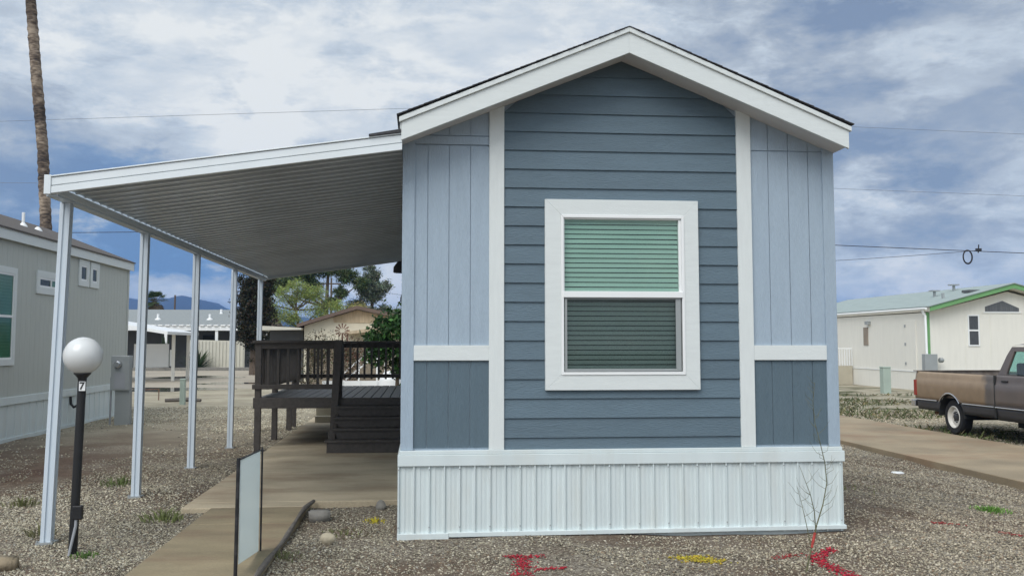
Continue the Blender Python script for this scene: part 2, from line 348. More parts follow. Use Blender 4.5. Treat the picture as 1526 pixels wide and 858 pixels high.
# ------------------------------------------------------------------ ground
xs = np.unique(np.concatenate([np.linspace(-8,12,101), np.array([-3400,-2200,-1200,-500,-200,-90,-50,-35,-25,-18,-12,-10,14,17,20,25,35,50,90,200,500,1200,2200,3900])]))
ys = np.unique(np.concatenate([np.linspace(2,24,89), np.array([-200,-60,-20,-8,-3,0,26,29,33,38,45,55,70,100,160,300,700,1500,2300,3300])]))
X, Y = np.meshgrid(xs, ys); Z = gz(X, Y)
b = MB(); nx = len(xs)
b.v = [tuple(v) for v in np.stack([X,Y,Z],-1).reshape(-1,3)]
b.f = [(j*nx+i, j*nx+i+1, (j+1)*nx+i+1, (j+1)*nx+i) for j in range(len(ys)-1) for i in range(nx-1)]
b.smooth = True
g = b.build('ground', M['ground'], fix=False); tag(g, 'brown gravelly soil around the homes', 'ground', kind='structure')

def slab(name, rects, top, thick, m, label, cat):
    b = MB()
    for r in rects: b.box(r[0],r[1],r[2],r[3],top-thick,top)
    o = b.build(name, m, bevel=.012); tag(o, label, cat, kind='structure'); return o
WALK = [(-1.93,-1.06,3.0,5.6),(-1.93,-1.06,5.61,8.46),(-1.93,-1.06,8.47,9.29)]
PATH = [(-2.2,-.15,9.60,13.2),(-2.2,-1.06,9.30,9.594),(-2.2,-.15,13.21,16.8),(-2.2,-.15,16.81,20.4)]
slab('path', WALK, .05, .16, M['walk'], 'brown concrete walkway leading to the patio', 'path')
slab('patio', PATH, .05, .16, M['concrete'], 'stained tan concrete patio strip beside the blue home', 'patio')
dr = [(7.32,9.85,y,y+3.04) for y in (2,5.05,8.1,11.15,14.2,17.25,20.3,23.35,26.4,29.45,32.5,35.55,38.6)]
slab('driveway', dr, -.115, .2, M['drive'], 'stained tan concrete driveway right of the home', 'driveway')
rd = MB(); rd.add([(-40,37.5,-.008),(-7,35.5,-.008),(-3.0,33,-.008),(-2.5,58,-.008),(-40,58,-.008)], [(0,1,2,3,4)])
tag(rd.build('road', M['road'], fix=False), 'dusty pale lane crossing behind the homes', 'road', kind='structure')
def puddle(cx, cy, rx, ry, seed):
    r = random.Random(seed); n = 28; vs = []
    for k in range(n):
        a = 2*PI*k/n; q = 1+.25*math.sin(3*a+seed)+.15*math.sin(5*a+2*seed)+r.uniform(-.06,.06)
        vs.append((cx+rx*q*math.cos(a), cy+ry*q*math.sin(a), -.004))
    b = MB(); b.add(vs, [tuple(range(n))]); o = b.build('puddle', M['puddle'], fix=False)
    return tag(o, 'muddy puddle lying on the dusty lane', 'puddle', 'puddles on the lane', 'structure')
puddle(-8.6,34.5,1.7,1.5,1); puddle(-7.4,39.5,1.5,1.1,2); puddle(-10.3,47,2.0,1.6,3)
kb = MB(); kb.box(-30,-6.5,58.2,58.6,-.1,.17); tag(kb.build('kerb', M['block'], bevel=.02), 'low dark kerb in front of the far grey house', 'kerb', kind='structure')

# hills on the skyline
def hills():
    b = MB(); prof = [(-1500,60),(-1000,95),(-830,105),(-700,118),(-640,128),(-560,116),(-500,92),(-470,68),(-430,50),(-380,66),(-330,74),(-290,70),(-240,58),(-150,70),(-60,82),(60,66),(200,52),(500,40),(900,58),(1500,48),(2600,30)]
    px = np.array([p[0] for p in prof])*1.0; pz = np.array([p[1] for p in prof])
    xx = np.linspace(-1500,2600,260); rows = 8; vs = []
    zz = np.interp(xx, px, pz)
    for j in range(rows):
        t = j/(rows-1)
        for i, x in enumerate(xx):
            k = math.sin(PI*t)
            h = (zz[i]*(1+.04*math.sin(x*.031)+.03*math.sin(x*.083+1)+.02*math.sin(x*.21)))*k + (8*math.sin(x*.05+3*t)*k*(1-k))
            vs.append((x*1.0, 2100+900*t, h-2))
    n = len(xx)
    b.add(vs, [(j*n+i, j*n+i+1, (j+1)*n+i+1, (j+1)*n+i) for j in range(rows-1) for i in range(n-1)])
    b.smooth = True
    tag(b.build('hills', M['mount'], fix=False), 'distant blue mountains on the skyline', 'hills', kind='structure')
hills()

# ------------------------------------------------------------------ the blue park home
YF = 8.014
H1 = thing('park_home', (1.69,YF,0), 'blue park model home with white trim, double-hung window and white corrugated skirt', 'mobile home')
XL, XR, XC = -.165, 3.545, 1.69
ZP, ZE, SL = 3.975, 3.215, .4105          # soffit line: peak, eave, slope
BACK = 19.6
def zs(x): return ZP-abs(x-XC)*SL
def panel(name, m, x0, x1, z0, z1, grooves, depth=.009, clip=False):
    b = MB(); e = [x0]+grooves+[x1]; g = .0026
    for i in range(len(e)-1):
        a = e[i]+(g if i else 0); c = e[i+1]-(g if i < len(e)-2 else 0)
        if clip: b.prism([(a,z0),(c,z0),(c,zs(c)+.03),(a,zs(a)+.03)], 'y', YF-depth, YF)
        else: b.box(a,c,YF-depth,YF,z0,z1)
    return b.build(name, m, H1)
core = MB(); core.prism([(XL+.004,.60),(XR-.004,.60),(XR-.004,ZE+.02),(XC,ZP+.03),(XL+.004,ZE+.02)], 'y', YF+.001, BACK)
# wall box with a window opening is not needed: blinds sit in a shallow box in front of this dark back
core.build('side_wall', M['panel_light'], H1)
GL = [.045,.222,.400]; GR = [2.965,3.142,3.32]
for gr, x0, x1 in ((GL,-.062,.556), (GR,2.806,3.444)):
    panel('upper_panel', M['panel_light'], x0, x1, 1.548, 3.212, gr)
    panel('gable_panel', M['panel_light'], x0, x1, 3.300 if x0 < 1 else 3.222, 3.6, gr, .010, True)
    panel('lower_panel', M['panel_dark'], x0, x1, .715, 1.422, gr)
    b = MB(); b.box(x0,x1,YF-.030,YF,1.422,1.547); b.build('cross_trim', M['white_h'], H1, bevel=.003)
b = MB(); b.box(-.062,.556,YF-.016,YF,3.222,3.292); b.build('frieze_board', M['panel_light'], H1, bevel=.002)
for x0, x1 in ((XL,-.062),(3.444,XR)):
    b = MB(); b.prism([(x0,.695),(x1,.695),(x1,zs(x1)+.03),(x0,zs(x0)+.03)], 'y', YF-.024, YF); b.build('corner_board', M['panel_light'], H1, bevel=.003)
for x0, x1 in ((.556,.681),(2.681,2.806)):
    b = MB(); b.prism([(x0,.695),(x1,.695),(x1,zs(x1)+.02),(x0,zs(x0)+.02)], 'y', YF-.034, YF); b.build('vertical_trim', M['white_v'], H1, bevel=.003)
# lap siding: each course leans out at its foot
b = MB(); z = .63; st = .1597
W0, W1, WZ0, WZ1 = 1.10, 2.26, 1.25, 2.70       # cut for the window box
while z < ZP:
    z1 = z+st
    def seg(xa, xb, za, zb):
        def lim(x, zz):
            h = (ZP+.03-zz)/SL
            return max(XC-h, min(XC+h, x))
        if za > ZP: return
        zb = min(zb, ZP+.028)
        ya = YF-.022+.014*(za-z)/st; yb = YF-.022+.014*(zb-z)/st
        p = [(lim(xa,za),ya,za),(lim(xb,za),ya,za),(lim(xb,zb),yb,zb),(lim(xa,zb),yb,zb)]
        q = [(v[0],YF+.0005,v[2]) for v in p]
        b.add(p+q, [(0,1,2,3),(1,0,4,5),(0,3,7,4),(2,1,5,6)])
    if z1 <= WZ0 or z >= WZ1: seg(.681,2.681,z,z1)
    else:
        seg(.681,W0,z,z1); seg(W1,2.681,z,z1)
        if z < WZ0: seg(W0,W1,z,WZ0)
        if z1 > WZ1: seg(W0,W1,WZ1,z1)
    z = z1
b.build('lap_siding', M['lap'], H1, fix=False)
# window
wx0, wx1, wz0, wz1 = 1.022, 2.331, 1.177, 2.767; ix0, ix1, iz0, iz1 = 1.155, 2.206, 1.302, 2.638
b = MB(); yo, yi = YF-.052, YF-.006
def miter(b, o, i, y0, y1):
    (ax0,ax1,az0,az1),(bx0,bx1,bz0,bz1) = o,i
    b.prism([(ax0,az0),(ax1,az0),(bx1,bz0),(bx0,bz0)],'y',y0,y1); b.prism([(ax0,az1),(bx0,bz1),(bx1,bz1),(ax1,az1)],'y',y0,y1)
    b.prism([(ax0,az0),(bx0,bz0),(bx0,bz1),(ax0,az1)],'y',y0,y1); b.prism([(ax1,az0),(ax1,az1),(bx1,bz1),(bx1,bz0)],'y',y0,y1)
miter(b, (wx0,wx1,wz0,wz1), (ix0,ix1,iz0,iz1), yo, yi)
win = b.build('window', M['white_h'], H1, bevel=.0025)
b = MB(); miter(b, (ix0,ix1,iz0,iz1), (1.178,2.183,1.326,2.612), YF-.060, YF-.002)
miter(b, (1.178,2.183,1.95,2.612), (1.186,2.160,1.997,2.600), YF-.045, YF-.012)
b.box(1.172,2.189,YF-.066,YF-.012,1.944,1.996)
b.build('sash', M['vinyl'], win, bevel=.003)
b = MB(); miter(b, (1.186,2.172,1.330,1.942), (1.206,2.128,1.352,1.930), YF-.050, YF-.030)
b.build('screen_frame', M['screen_frame'], win, bevel=.002)
b = MB(); b.box(1.202,2.132,YF-.041,YF-.0400,1.348,1.934); b.build('screen', M['screen'], win)
b = MB(); b.box(1.183,2.164,YF-.028,YF-.024,1.99,2.606); b.build('glass', M['glass'], win)
b = MB(); b.box(1.183,2.176,YF-.022,YF-.019,1.33,1.945); b.build('glass', M['glass_low'], win)
b = MB(); zz = 1.345; k = 0
while zz < 2.585:
    x0 = 1.186 if not 2.0 < zz < 2.07 else 1.186
    w = .0016*math.sin(k*2.1)
    b.add([(x0,YF-.012+w,zz+.004),(2.176,YF-.012-w,zz+.004+.001*math.sin(k)),(2.176,YF-.0035,zz+.0372),(x0,YF-.0035,zz+.0372)], [(0,1,2,3)])
    zz += .0405; k += 1
b.box(1.186,2.176,YF-.016,YF-.004,2.583,2.612)
b.build('blind', M['blind'], win, fix=False)
b = MB(); b.box(1.178,2.183,YF-.0020,YF-.0006,1.326,2.61); b.build('window_recess', M['dark'], win)
# belly band and corrugated skirt
b = MB(); b.box(XL-.006,XR+.006,YF-.046,BACK,.662,.694); b.box(XL-.020,XR+.022,YF-.056,BACK,.571,.661)
b.build('belly_band', M['skirt'], H1, bevel=.004)
b = MB(); x = XL+.0; pts = []
pit = .1235; xx = XL-.02
while xx < XR+.01:
    for dx, dy in ((0,0),(.004,-.020),(.013,-.020),(.017,.004),(.040,-.003),(.060,-.003),(.062,.003),(.085,.003),(.087,-.001),(.110,.004)):
        if xx+dx <= XR+.012: pts.append((xx+dx, YF-.030+dy))
    xx += pit
pts.append((XR+.012, YF-.030))
n = len(pts)
vs = [(p[0],p[1],.575) for p in pts]+[(p[0],p[1],.0) for p in pts]
b.add(vs, [(i, i+1, n+i+1, n+i) for i in range(n-1)])
skirt_ = b.build('skirt', M['skirt'], H1, fix=False)
b = MB(); xx = XL-.02
while xx < XR:
    for zq in (.085,.545): b.lathe([(.0055,0),(.0055,.003),(.003,.005)], (0,0,0), 8, 'y') ; b.v[-24:] = [(xx+.0085+v[0], YF-.0500-v[1], zq+v[2]) for v in b.v[-24:]]
    xx += pit*2
b.build('screws', M['steel'], skirt_)
b = MB(); b.box(XL-.012,XR+.012,YF-.014,BACK-.02,-.03,.574); b.build('skirt_side', M['skirt'], H1)
b = MB(); b.box(XL-.020,.230,YF-.062,YF-.015,-.02,.035); b.prism([(.231,.004),(XR+.022,.012),(XR+.022,.046),(.231,.040)],'y',YF-.060,YF-.015)
b.build('skirt_channel', M['skirt'], H1, bevel=.003)
# roof
YR = 7.70
b = MB()
for s in (-1,1):
    xe = XC+s*1.862
    b.prism([(XC,ZP-.026),(xe,ZP-.026-1.862*SL),(xe,ZP-.026-1.862*SL+.150),(XC,ZP-.026+.172)], 'y', YR-.016, YR+.012)
b.build('fascia', M['white_h'], H1, bevel=.003)
b = MB()
for s in (-1,1):
    xe = XC+s*1.880
    b.prism([(XC,ZP+.147),(xe,ZP-1.880*SL+.125),(xe,ZP-1.880*SL+.165),(XC,ZP+.187)], 'y', YR-.034, YR+.012)
b.build('shingle_mould', M['white_h'], H1, bevel=.003)
b = MB()
for s in (-1,1):
    xe = XC+s*1.86
    b.prism([(XC,ZP-.004),(xe,ZP-.004-1.86*SL),(xe,ZP+.009-1.86*SL),(XC,ZP+.009)], 'y', YR+.013, YF-.001)
b.build('soffit', M['soffit'], H1)
b = MB()
for s in (-1,1):
    xe = XC+s*1.900
    for i in range(44):      # shingle butts give the rake its stepped dark edge
        t0, t1 = i/44, (i+1)/44; xa, xb = XC+s*1.9*t0, XC+s*1.9*t1
        za, zb = ZP+.188-1.9*t0*SL, ZP+.188-1.9*t1*SL
        b.prism([(xa,za),(xb,zb),(xb,zb+.009),(xa,za+.006)], 'y', YR-.040-.003*((i*7)%3), BACK+.25)
b.build('roof', M['shingle'], H1)
b = MB()
for s in (-1,1):
    xe = XC+s*1.875
    b.prism([(XC,ZP+.02),(xe,ZP+.02-1.875*SL),(xe,ZP+.186-1.875*SL),(XC,ZP+.186)], 'y', YR+.02, BACK+.2)
b.build('roof_deck', M['white_h'], H1)
# sconces on the left wall
for (y, z, r) in ((13.2,2.62,.10),(16.4,2.36,.075)):
    b = MB(); b.box(XL-.03,XL+.003,y-.05,y+.05,z-.02,z+.12); b.tube([(XL-.03,y,z+.09),(XL-.09,y,z+.10),(XL-.11,y,z+.05)], .012)
    b.lathe([(.02,.06),(.05,.05),(r,-.02),(r*1.05,-.09),(r*.9,-.10)], (XL-.12,y,z), 16)
    b.build('wall_lamp', M['truck_dark'], H1)

# ------------------------------------------------------------------ patio awning
A = thing('patio_awning', (-1.5,12.8,0), 'white aluminium patio awning with ribbed grey underside on five posts beside the blue home', 'awning')
AX0, AX1, AY0, AY1 = -2.865, -.175, 7.72, 17.95
def za(x): return 2.775+(x-AX0)*(3.165-2.775)/(AX1-AX0)
b = MB(); pf = []; y = AY0+.02
while y < AY1-.2:
    pf += [(y,0),(y+.150,0),(y+.152,.012),(y+.174,.012),(y+.176,0)]; y += .2
pf.append((AY1,0)); n = len(pf)
lo = [(AX0+.05,p[0],za(AX0+.05)+p[1]) for p in pf]+[(AX1,p[0],za(AX1)+p[1]) for p in pf]
b.add(lo, [(i,i+1,n+i+1,n+i) for i in range(n-1)])
up = [(v[0],v[1],v[2]+.003) for v in lo]; b.add(up, [(i,i+1,n+i+1,n+i) for i in range(n-1)])
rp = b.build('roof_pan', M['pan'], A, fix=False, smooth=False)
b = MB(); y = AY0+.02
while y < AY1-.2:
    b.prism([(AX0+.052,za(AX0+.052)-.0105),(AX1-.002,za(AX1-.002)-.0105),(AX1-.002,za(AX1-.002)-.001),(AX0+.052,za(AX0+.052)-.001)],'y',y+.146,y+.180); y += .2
b.build('rib_glint_strips', M['rib_glint'], rp)  # strips added under the pans to draw bright glint lines along the ribs
def edge(y0, y1, nm):
    b = MB()
    def strip(d0,d1,ya,yb): b.prism([(AX0+.004,za(AX0)+d0),(AX1+.01,za(AX1)+d0),(AX1+.01,za(AX1)+d1),(AX0+.004,za(AX0)+d1)],'y',ya,yb)
    strip(-.055,-.002,y0,y1); strip(.006,.066,y0+.004 if y0 < 10 else y0, y1 if y0 < 10 else y1-.004); strip(.072,.082,y0-.006,y1+.004); strip(-.045,.076,y0+.020 if y0 < 10 else y0+.012, y1-.012 if y0 < 10 else y1-.020)
    return b.build(nm, M['alu'], A, bevel=.003)
edge(AY0-.02,AY0+.016,'front_fascia'); edge(AY1-.016,AY1+.02,'rear_fascia')
b = MB(); b.prism([(AX0-.035,2.72),(AX0+.05,2.72),(AX0+.05,2.77),(AX0-.015,2.745),(AX0-.015,2.845),(AX0-.045,2.845),(AX0-.045,2.80),(AX0-.035,2.79)],'y',AY0+.017,AY1-.017); b.box(AX0-.047,AX0+.0035,AY0-.026,AY0+.0165,2.712,2.862)
b.build('gutter', M['alu'], A, bevel=.002)
b = MB(); b.box(-2.912,-2.825,AY0+.03,AY1-.03,2.700,2.774); b.build('beam', M['post'], A, bevel=.004)
b = MB(); b.prism([(-.43,za(-.43)+.083),(-.176,za(-.176)+.083),(-.176,za(-.176)+.110),(-.43,za(-.43)+.100)],'y',AY0-.04,AY1)
b.build('flashing', M['shingle'], A)
POSTS = [(-2.945,-2.882,8.11),(-2.89,-2.87,10.32),(-2.885,-2.872,12.66),(-2.905,-2.89,15.27),(-2.90,-2.89,17.70)]
for xb, xt, y in POSTS:
    b = MB(); h = .040; q = .011
    pr = [(-h,-h),(-q,-h),(-q,-h+.012),(q,-h+.012),(q,-h),(h,-h),(h,-q),(h-.012,-q),(h-.012,q),(h,q),(h,h),(-h,h),(-h,q),(-h+.012,q),(-h+.012,-q),(-h,-q)]
    z0 = float(gz(xb,y))-.02; vs = [(xb+p[0],y+p[1],z0) for p in pr]+[(xt+p[0],y+p[1],2.700) for p in pr]; k = len(pr)
    b.add(vs, [tuple(range(k)), tuple(range(2*k-1,k-1,-1))]+[(i,(i+1)%k,(i+1)%k+k,i+k) for i in range(k)])
    pst = b.build('post', M['post'], A)
    b = MB(); b.box(xb-.065,xb+.065,y-.065,y+.065,z0-.01,z0+.034); b.tube([(xb-.055,y-.055,z0+.03),(xb-.055,y-.055,z0+.05)], .009, 6); b.tube([(xb+.055,y-.055,z0+.03),(xb+.055,y-.055,z0+.05)], .009, 6); b.build('base_plate', M['steel'], pst)

# ------------------------------------------------------------------ deck with steps
D = thing('wooden_deck', (-1.4,16.3,0), 'dark brown wooden deck with railing and steps under the awning', 'deck')
dx0, dx1, dy0, dy1, dz = -2.42, -.20, 14.55, 18.7, .765
b = MB(); x = dx0+.0; i = 0
while x < dx1-.02:
    w = min(.138, dx1-x); b.box(x+.005,x+w-.005,dy0+.03,dy1,dz-.032-.001*(i%2),dz-.001*(i%2)); x += .14; i += 1
b.build('floor_boards', M['deck_floor'], D, bevel=.004)
b = MB(); b.box(dx0-.03,-1.245,dy0-.01,dy0+.028,dz-.150,dz+.006); b.build('front_fascia', M['deck'], D, bevel=.004)
b = MB(); b.box(dx0-.03,dx0+.01,dy0+.03,dy1,dz-.150,dz-.034); b.box(dx0+.02,dx1,dy1-.04,dy1+.001,dz-.150,dz-.034)
for xx in (-1.9,-1.4,-.8,-.3): b.box(xx,xx+.04,dy0+.03,dy1-.05,dz-.14,dz-.034)
b.build('joist_frame', M['deck'], D, bevel=.004)
for x, y, top in ((-2.385,14.585,1.575),(-2.385,16.25,1.565),(-2.385,18.0,.73),(-2.385,18.66,1.565),(-.32,18.66,1.565),(-.32,14.62,.73)):
    b = MB(); b.box(x-.044,x+.044,y-.044,y+.044,-.03 if x < -2.2 else .04,top); b.build('post', M['deck'], D, bevel=.004)
# leaning newel at the head of the steps
b = MB(); b.prism([(-1.335,.05),(-1.245,.05),(-1.155,1.615),(-1.275,1.615)],'y',14.44,14.535); b.build('newel_post', M['deck'], D, bevel=.004)
b = MB(); b.box(-1.245,-1.165,14.56,14.65,.05,1.56); b.build('newel_post', M['deck'], D, bevel=.004)
# rails
rt = 1.60
b = MB(); b.box(dx0-.05,-1.16,dy0-.05,dy0+.10,rt-.03,rt+.01); b.box(dx0-.02,-1.25,dy0-.005,dy0+.034,rt-.115,rt-.031); b.build('top_rail', M['deck'], D, bevel=.004)
b = MB(); b.box(dx0-.045,-1.28,dy0-.03,dy0+.045,.895,.965); b.build('bottom_rail', M['deck'], D, bevel=.004)
b = MB(); b.box(dx0-.05,dx0+.10,dy0+.105,dy1+.06,rt-.03,rt+.01); b.box(dx0-.02,dx0+.02,dy0+.105,dy1,rt-.115,rt-.031); b.build('top_rail', M['deck'], D, bevel=.004)
b = MB(); b.box(dx0-.01,dx0+.06,dy0+.09,dy1-.1,.90,.965); b.build('bottom_rail', M['deck'], D, bevel=.004)
b = MB(); b.box(dx0+.11,dx1,dy1-.09,dy1+.06,rt-.03,rt+.01); b.box(dx0+.03,dx1,dy1-.02,dy1+.02,rt-.115,rt-.031); b.build('top_rail', M['deck'], D, bevel=.004)
b = MB(); b.box(dx0+.06,dx1,dy1-.035,dy1+.035,.915,.985); b.build('bottom_rail', M['deck'], D, bevel=.004)
def bal(x,y): 
    b = MB(); b.box(x-.019,x+.019,y-.019,y+.019,.89,rt-.035); b.build('baluster', M['deck'], D)
for k in range(7): bal(dx0+.17+k*.145, dy0+.052)
for k in range(26): bal(dx0-.0+.075, dy0+.22+k*.148)
for k in range(15): bal(dx0+.14+k*.134, dy1-.052)
# steps: five risers
st_ = MB(); y = 13.72; rz = (dz-.05)/5
for k in range(5):
    st_.box(-1.30 if k < 2 else -1.235, -.255, y, y+.028, .05+k*rz+(.0 if k==0 else .034), .05+(k+1)*rz-.001); y += .20
steps = st_.build('steps', M['deck'], D, bevel=.003)
b = MB(); y = 13.70
for k in range(4):
    b.box(-1.325 if k < 1 else -1.245, -.245, y-.012, y+.245, .05+(k+1)*rz, .05+(k+1)*rz+.033); y += .20
b.build('tread', M['deck'], steps, bevel=.004)
b = MB()
for xx in (-1.235,-.30): b.prism([(13.76,.05),(14.54,.05),(14.54,.70),(13.76,.20)],'x',xx,xx+.038)
b.build('stringer', M['deck'], steps)

# ------------------------------------------------------------------ number lamp
L_ = thing('globe_lamp', (-2.575,7.68,0), 'white globe lamp on a black post with a number 7 plate', 'lamp post')
b = MB(); b.tube([(-2.60,7.68,-.03),(-2.572,7.68,1.30)], [.033,.031], 20); b.build('post', M['black'], L_)
b = MB(); b.lathe([(.031,1.275),(.034,1.30),(.055,1.325),(.064,1.332),(.060,1.345)], (-2.572,7.68,0), 24); b.build('collar', M['black'], L_)
b = MB(); R = .1425
b.lathe([(max(.002,R*math.sin(a)), -R*math.cos(a)) for a in np.linspace(.42,PI,22)], (-2.572,7.68,1.468), 36); b.build('globe', M['globe'], L_)
b = MB(); b.box(-2.580,-2.535,7.636,7.650,1.205,1.275); pl = b.build('number_plate', M['vinyl'], L_)
def text(body, size, loc, rot, m, parent, name):
    c = bpy.data.curves.new(name, 'FONT'); c.body = body; c.size = size; c.extrude = .001; c.offset = .0015; c.align_x = 'CENTER'; c.align_y = 'CENTER'
    o = bpy.data.objects.new(name, c); C.objects.link(o)
    me = bpy.data.meshes.new_from_object(o.evaluated_get(bpy.context.evaluated_depsgraph_get())); bpy.data.objects.remove(o)
    me.materials.clear(); me.materials.append(m); o = bpy.data.objects.new(name, me); C.objects.link(o)
    o.parent = parent; o.location = Vector(loc)-wloc(parent); o.rotation_euler = rot; return o
bpy.context.view_layer.update()
text('7', .078, (-2.558,7.6345,1.240), (PI/2,0,math.radians(6)), M['black'], pl, 'numeral')
b = MB(); b.box(-2.592,-2.522,7.610,7.66,.250,.352); b.build('outlet_box', M['black'], L_, bevel=.006)
b = MB(); b.tube([(-2.566,7.630,.25),(-2.567,7.628,.20),(-2.600,7.632,.04),(-2.612,7.63,-.03)], .011, 10); b.build('conduit', M['conduit'], L_)

# ------------------------------------------------------------------ sign on the walkway
m_ = M['sign']; nt_ = m_.node_tree; b_ = nt_.nodes['Principled BSDF']
t_ = nt_.nodes.new('ShaderNodeBsdfTranslucent'); t_.inputs['Color'].default_value = (.86,.93,.92,1); x_ = nt_.nodes.new('ShaderNodeMixShader'); x_.inputs[0].default_value = .6
nt_.links.new(b_.outputs[0], x_.inputs[1]); nt_.links.new(t_.outputs[0], x_.inputs[2]); nt_.links.new(x_.outputs[0], nt_.nodes['Material Output'].inputs['Surface'])
S = thing('yard_sign', (-1.18,7.0,0), 'blank white sign board in a thin black frame, seen nearly edge-on by the walkway', 'sign')
b = MB(); b.prism([(6.56,.13),(7.34,.052),(7.34,.775),(6.56,.80)], 'x', -1.179,-1.175); b.build('board', M['sign'], S)
b = MB(); b.tube([(-1.192,6.54,-.02),(-1.187,6.54,.815)], .0125, 10); b.build('stake', M['black_scuffed'], S)
b = MB(); b.tube([(-1.163,7.352,.03),(-1.163,7.352,.80)], .007, 10); b.build('stake', M['black_scuffed'], S)
b = MB(); b.bar((-1.178,6.54,.806),(-1.172,7.35,.781),.012,.008); b.build('frame_bar', M['black_scuffed'], S)

def pebble_verts(n, r, flat=.6):
    """low stones: squashed octahedra"""
    base = np.array([(1,0,0),(0,1,0),(-1,0,0),(0,-1,0),(0,0,1),(0,0,-.6)])
    s = r[:,None]*np.stack([1+.5*rng.random(n), .7+.5*rng.random(n), flat*(.6+.7*rng.random(n))],1)
    v = base[None]*s[:,None]+rng.normal(0,.14,(n,6,3))*r[:,None,None]
    a = rng.random(n)*2*PI; c, s_ = np.cos(a)[:,None], np.sin(a)[:,None]
    x = v[...,0]*c-v[...,1]*s_; y = v[...,0]*s_+v[...,1]*c
    t = rng.normal(0,.3,(n,1)); z = v[...,2]+t*x
    return np.stack([x,y,z],-1)
TRI = np.array([(0,1,4),(1,2,4),(2,3,4),(3,0,4),(1,0,5),(2,1,5),(3,2,5),(0,3,5)])
def pebbles(name, P, r, cols, m, loc=(0,0,0), flat=.6):
    n = len(P); V = (pebble_verts(n, r, flat)+P[:,None]-np.array(loc)).reshape(-1,3)
    F = (TRI[None]+np.arange(n)[:,None,None]*6).reshape(-1)
    me = bpy.data.meshes.new(name); me.vertices.add(len(V)); me.vertices.foreach_set('co', V.astype(np.float32).ravel())
    me.loops.add(len(F)); me.loops.foreach_set('vertex_index', F.astype(np.int32)); me.polygons.add(len(F)//3); me.polygons.foreach_set('loop_start', np.arange(len(F)//3)*3)
    me.update(calc_edges=True); me.materials.append(m)
    o = bpy.data.objects.new(name, me); C.objects.link(o); o.location = loc
    colour_faces(o, np.clip(cols,0,1), 24); return o
EXCL = [(-.22,3.62,7.93,19.7)]+[(r[0]-.005,r[1]+.005,r[2]-.005,r[3]+.005) for r in PATH+WALK]+[(7.30,9.87,0,60),(-30,-6.6,9,23)]
def blotch(x, y, s, seed):
    r = np.random.default_rng(seed); o = np.zeros_like(x)
    for k in range(7):
        a = r.random()*2*PI; f = s*(.6+1.6*r.random()); o += np.sin((x*math.cos(a)+y*math.sin(a))*f+r.random()*7)*(1/(1+.4*k))
    return o/3
def scatter(x0,x1,y0,y1,den,r0,r1):
    n = int((x1-x0)*(y1-y0)*den); x = x0+(x1-x0)*rng.random(n); y = y0+(y1-y0)*rng.random(n)
    ok = (x > -.436*y-1.2) & (x < .624*y+1.4)
    for e in EXCL: ok &= ~((x>e[0])&(x<e[1])&(y>e[2])&(y<e[3]))
    cov = .72+.50*blotch(x,y,1.3,3)+.35*blotch(x,y,4,4)
    red = sm(-3.4,-4.6,x)*sm(9.6,11.5,y)*(1-sm(17,21,y)); cov -= .75*red
    strip = sm(3.3,3.6,x)*(1-sm(4.4,5.2,x))*sm(7.7,8.1,y)*.35; cov -= strip
    dirt = ((np.abs(y-7.75) < .22) & (x > 1.2) & (x < 3.9))*.45; cov -= dirt
    ok &= rng.random(n) < cov
    x, y = x[ok], y[ok]; r = r0+(r1-r0)*rng.random(len(x))**2
    z = gz(x,y)+r*.15
    return np.stack([x,y,z],1), r
parts_ = [scatter(-6,7.3,5.2,9.6,4600,.0045,.0135), scatter(-8,7.3,9.6,14,2200,.007,.0155), scatter(-9,16,14,25,520,.010,.021)]
P = np.concatenate([p[0] for p in parts_]); R_ = np.concatenate([p[1] for p in parts_]); n = len(P)
pal = np.array([(.47,.43,.325),(.365,.335,.25),(.265,.24,.18),(.115,.104,.08),(.27,.205,.14),(.60,.56,.45),(.31,.30,.26)])
pick = rng.choice(7, n, p=[.24,.25,.18,.11,.07,.08,.07])
bl = .92+.22*blotch(P[:,0],P[:,1],.9,9)
cols = pal[pick]*np.exp(rng.normal(0,.13,(n,1)))*bl[:,None]
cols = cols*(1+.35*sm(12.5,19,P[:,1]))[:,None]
warm = (.25+.75*sm(.8,4.0,P[:,0]))*(.45+.35*blotch(P[:,0],P[:,1],.8,17))
cols = cols*(1-warm[:,None]*np.array([.12,.25,.32]))
gv = pebbles('gravel', P, R_, cols, M['pebble']); tag(gv, 'loose tan and grey gravel over the yard', 'gravel', kind='stuff')

# spray paint marks
def spray(segs, col, label, n, w, group='spray paint marks on the gravel'):
    pts = []
    tot = sum(math.dist(a,b_) for a,b_,_ in segs)
    for a, b_, ww in segs:
        k = int(n*math.dist(a,b_)/tot)+2; t = rng.random(k)[:,None]
        q = np.array(a)*(1-t)+np.array(b_)*t+rng.normal(0,ww,(k,2)); pts.append(q)
    q = np.concatenate(pts); r = .004+.008*rng.random(len(q))
    c = q.mean(0); loc = (c[0],c[1],float(gz(c[0],c[1])))
    P = np.stack([q[:,0],q[:,1],gz(q[:,0],q[:,1])+.004+.010*rng.random(len(q))],1)
    o = pebbles('spray_paint_mark', P, r, tones(len(q), col, .22), M['pebble'], loc, .5)
    return tag(o, label, 'paint mark', group)
spray([((.64,7.29),(.92,7.26),.02),((.76,7.24),(.72,6.87),.035),((.72,6.87),(.66,6.55),.045),((.80,6.80),(1.02,6.86),.018),((.40,6.55),(.9,6.50),.03)], (.37,.024,.040), 'red spray paint cross on the gravel below the window', 620, .03)
spray([((1.88,7.10),(2.10,7.06),.045),((1.95,7.0),(2.16,6.94),.045)], (.42,.33,.04), 'yellow spray paint patch on the gravel', 420, .03)
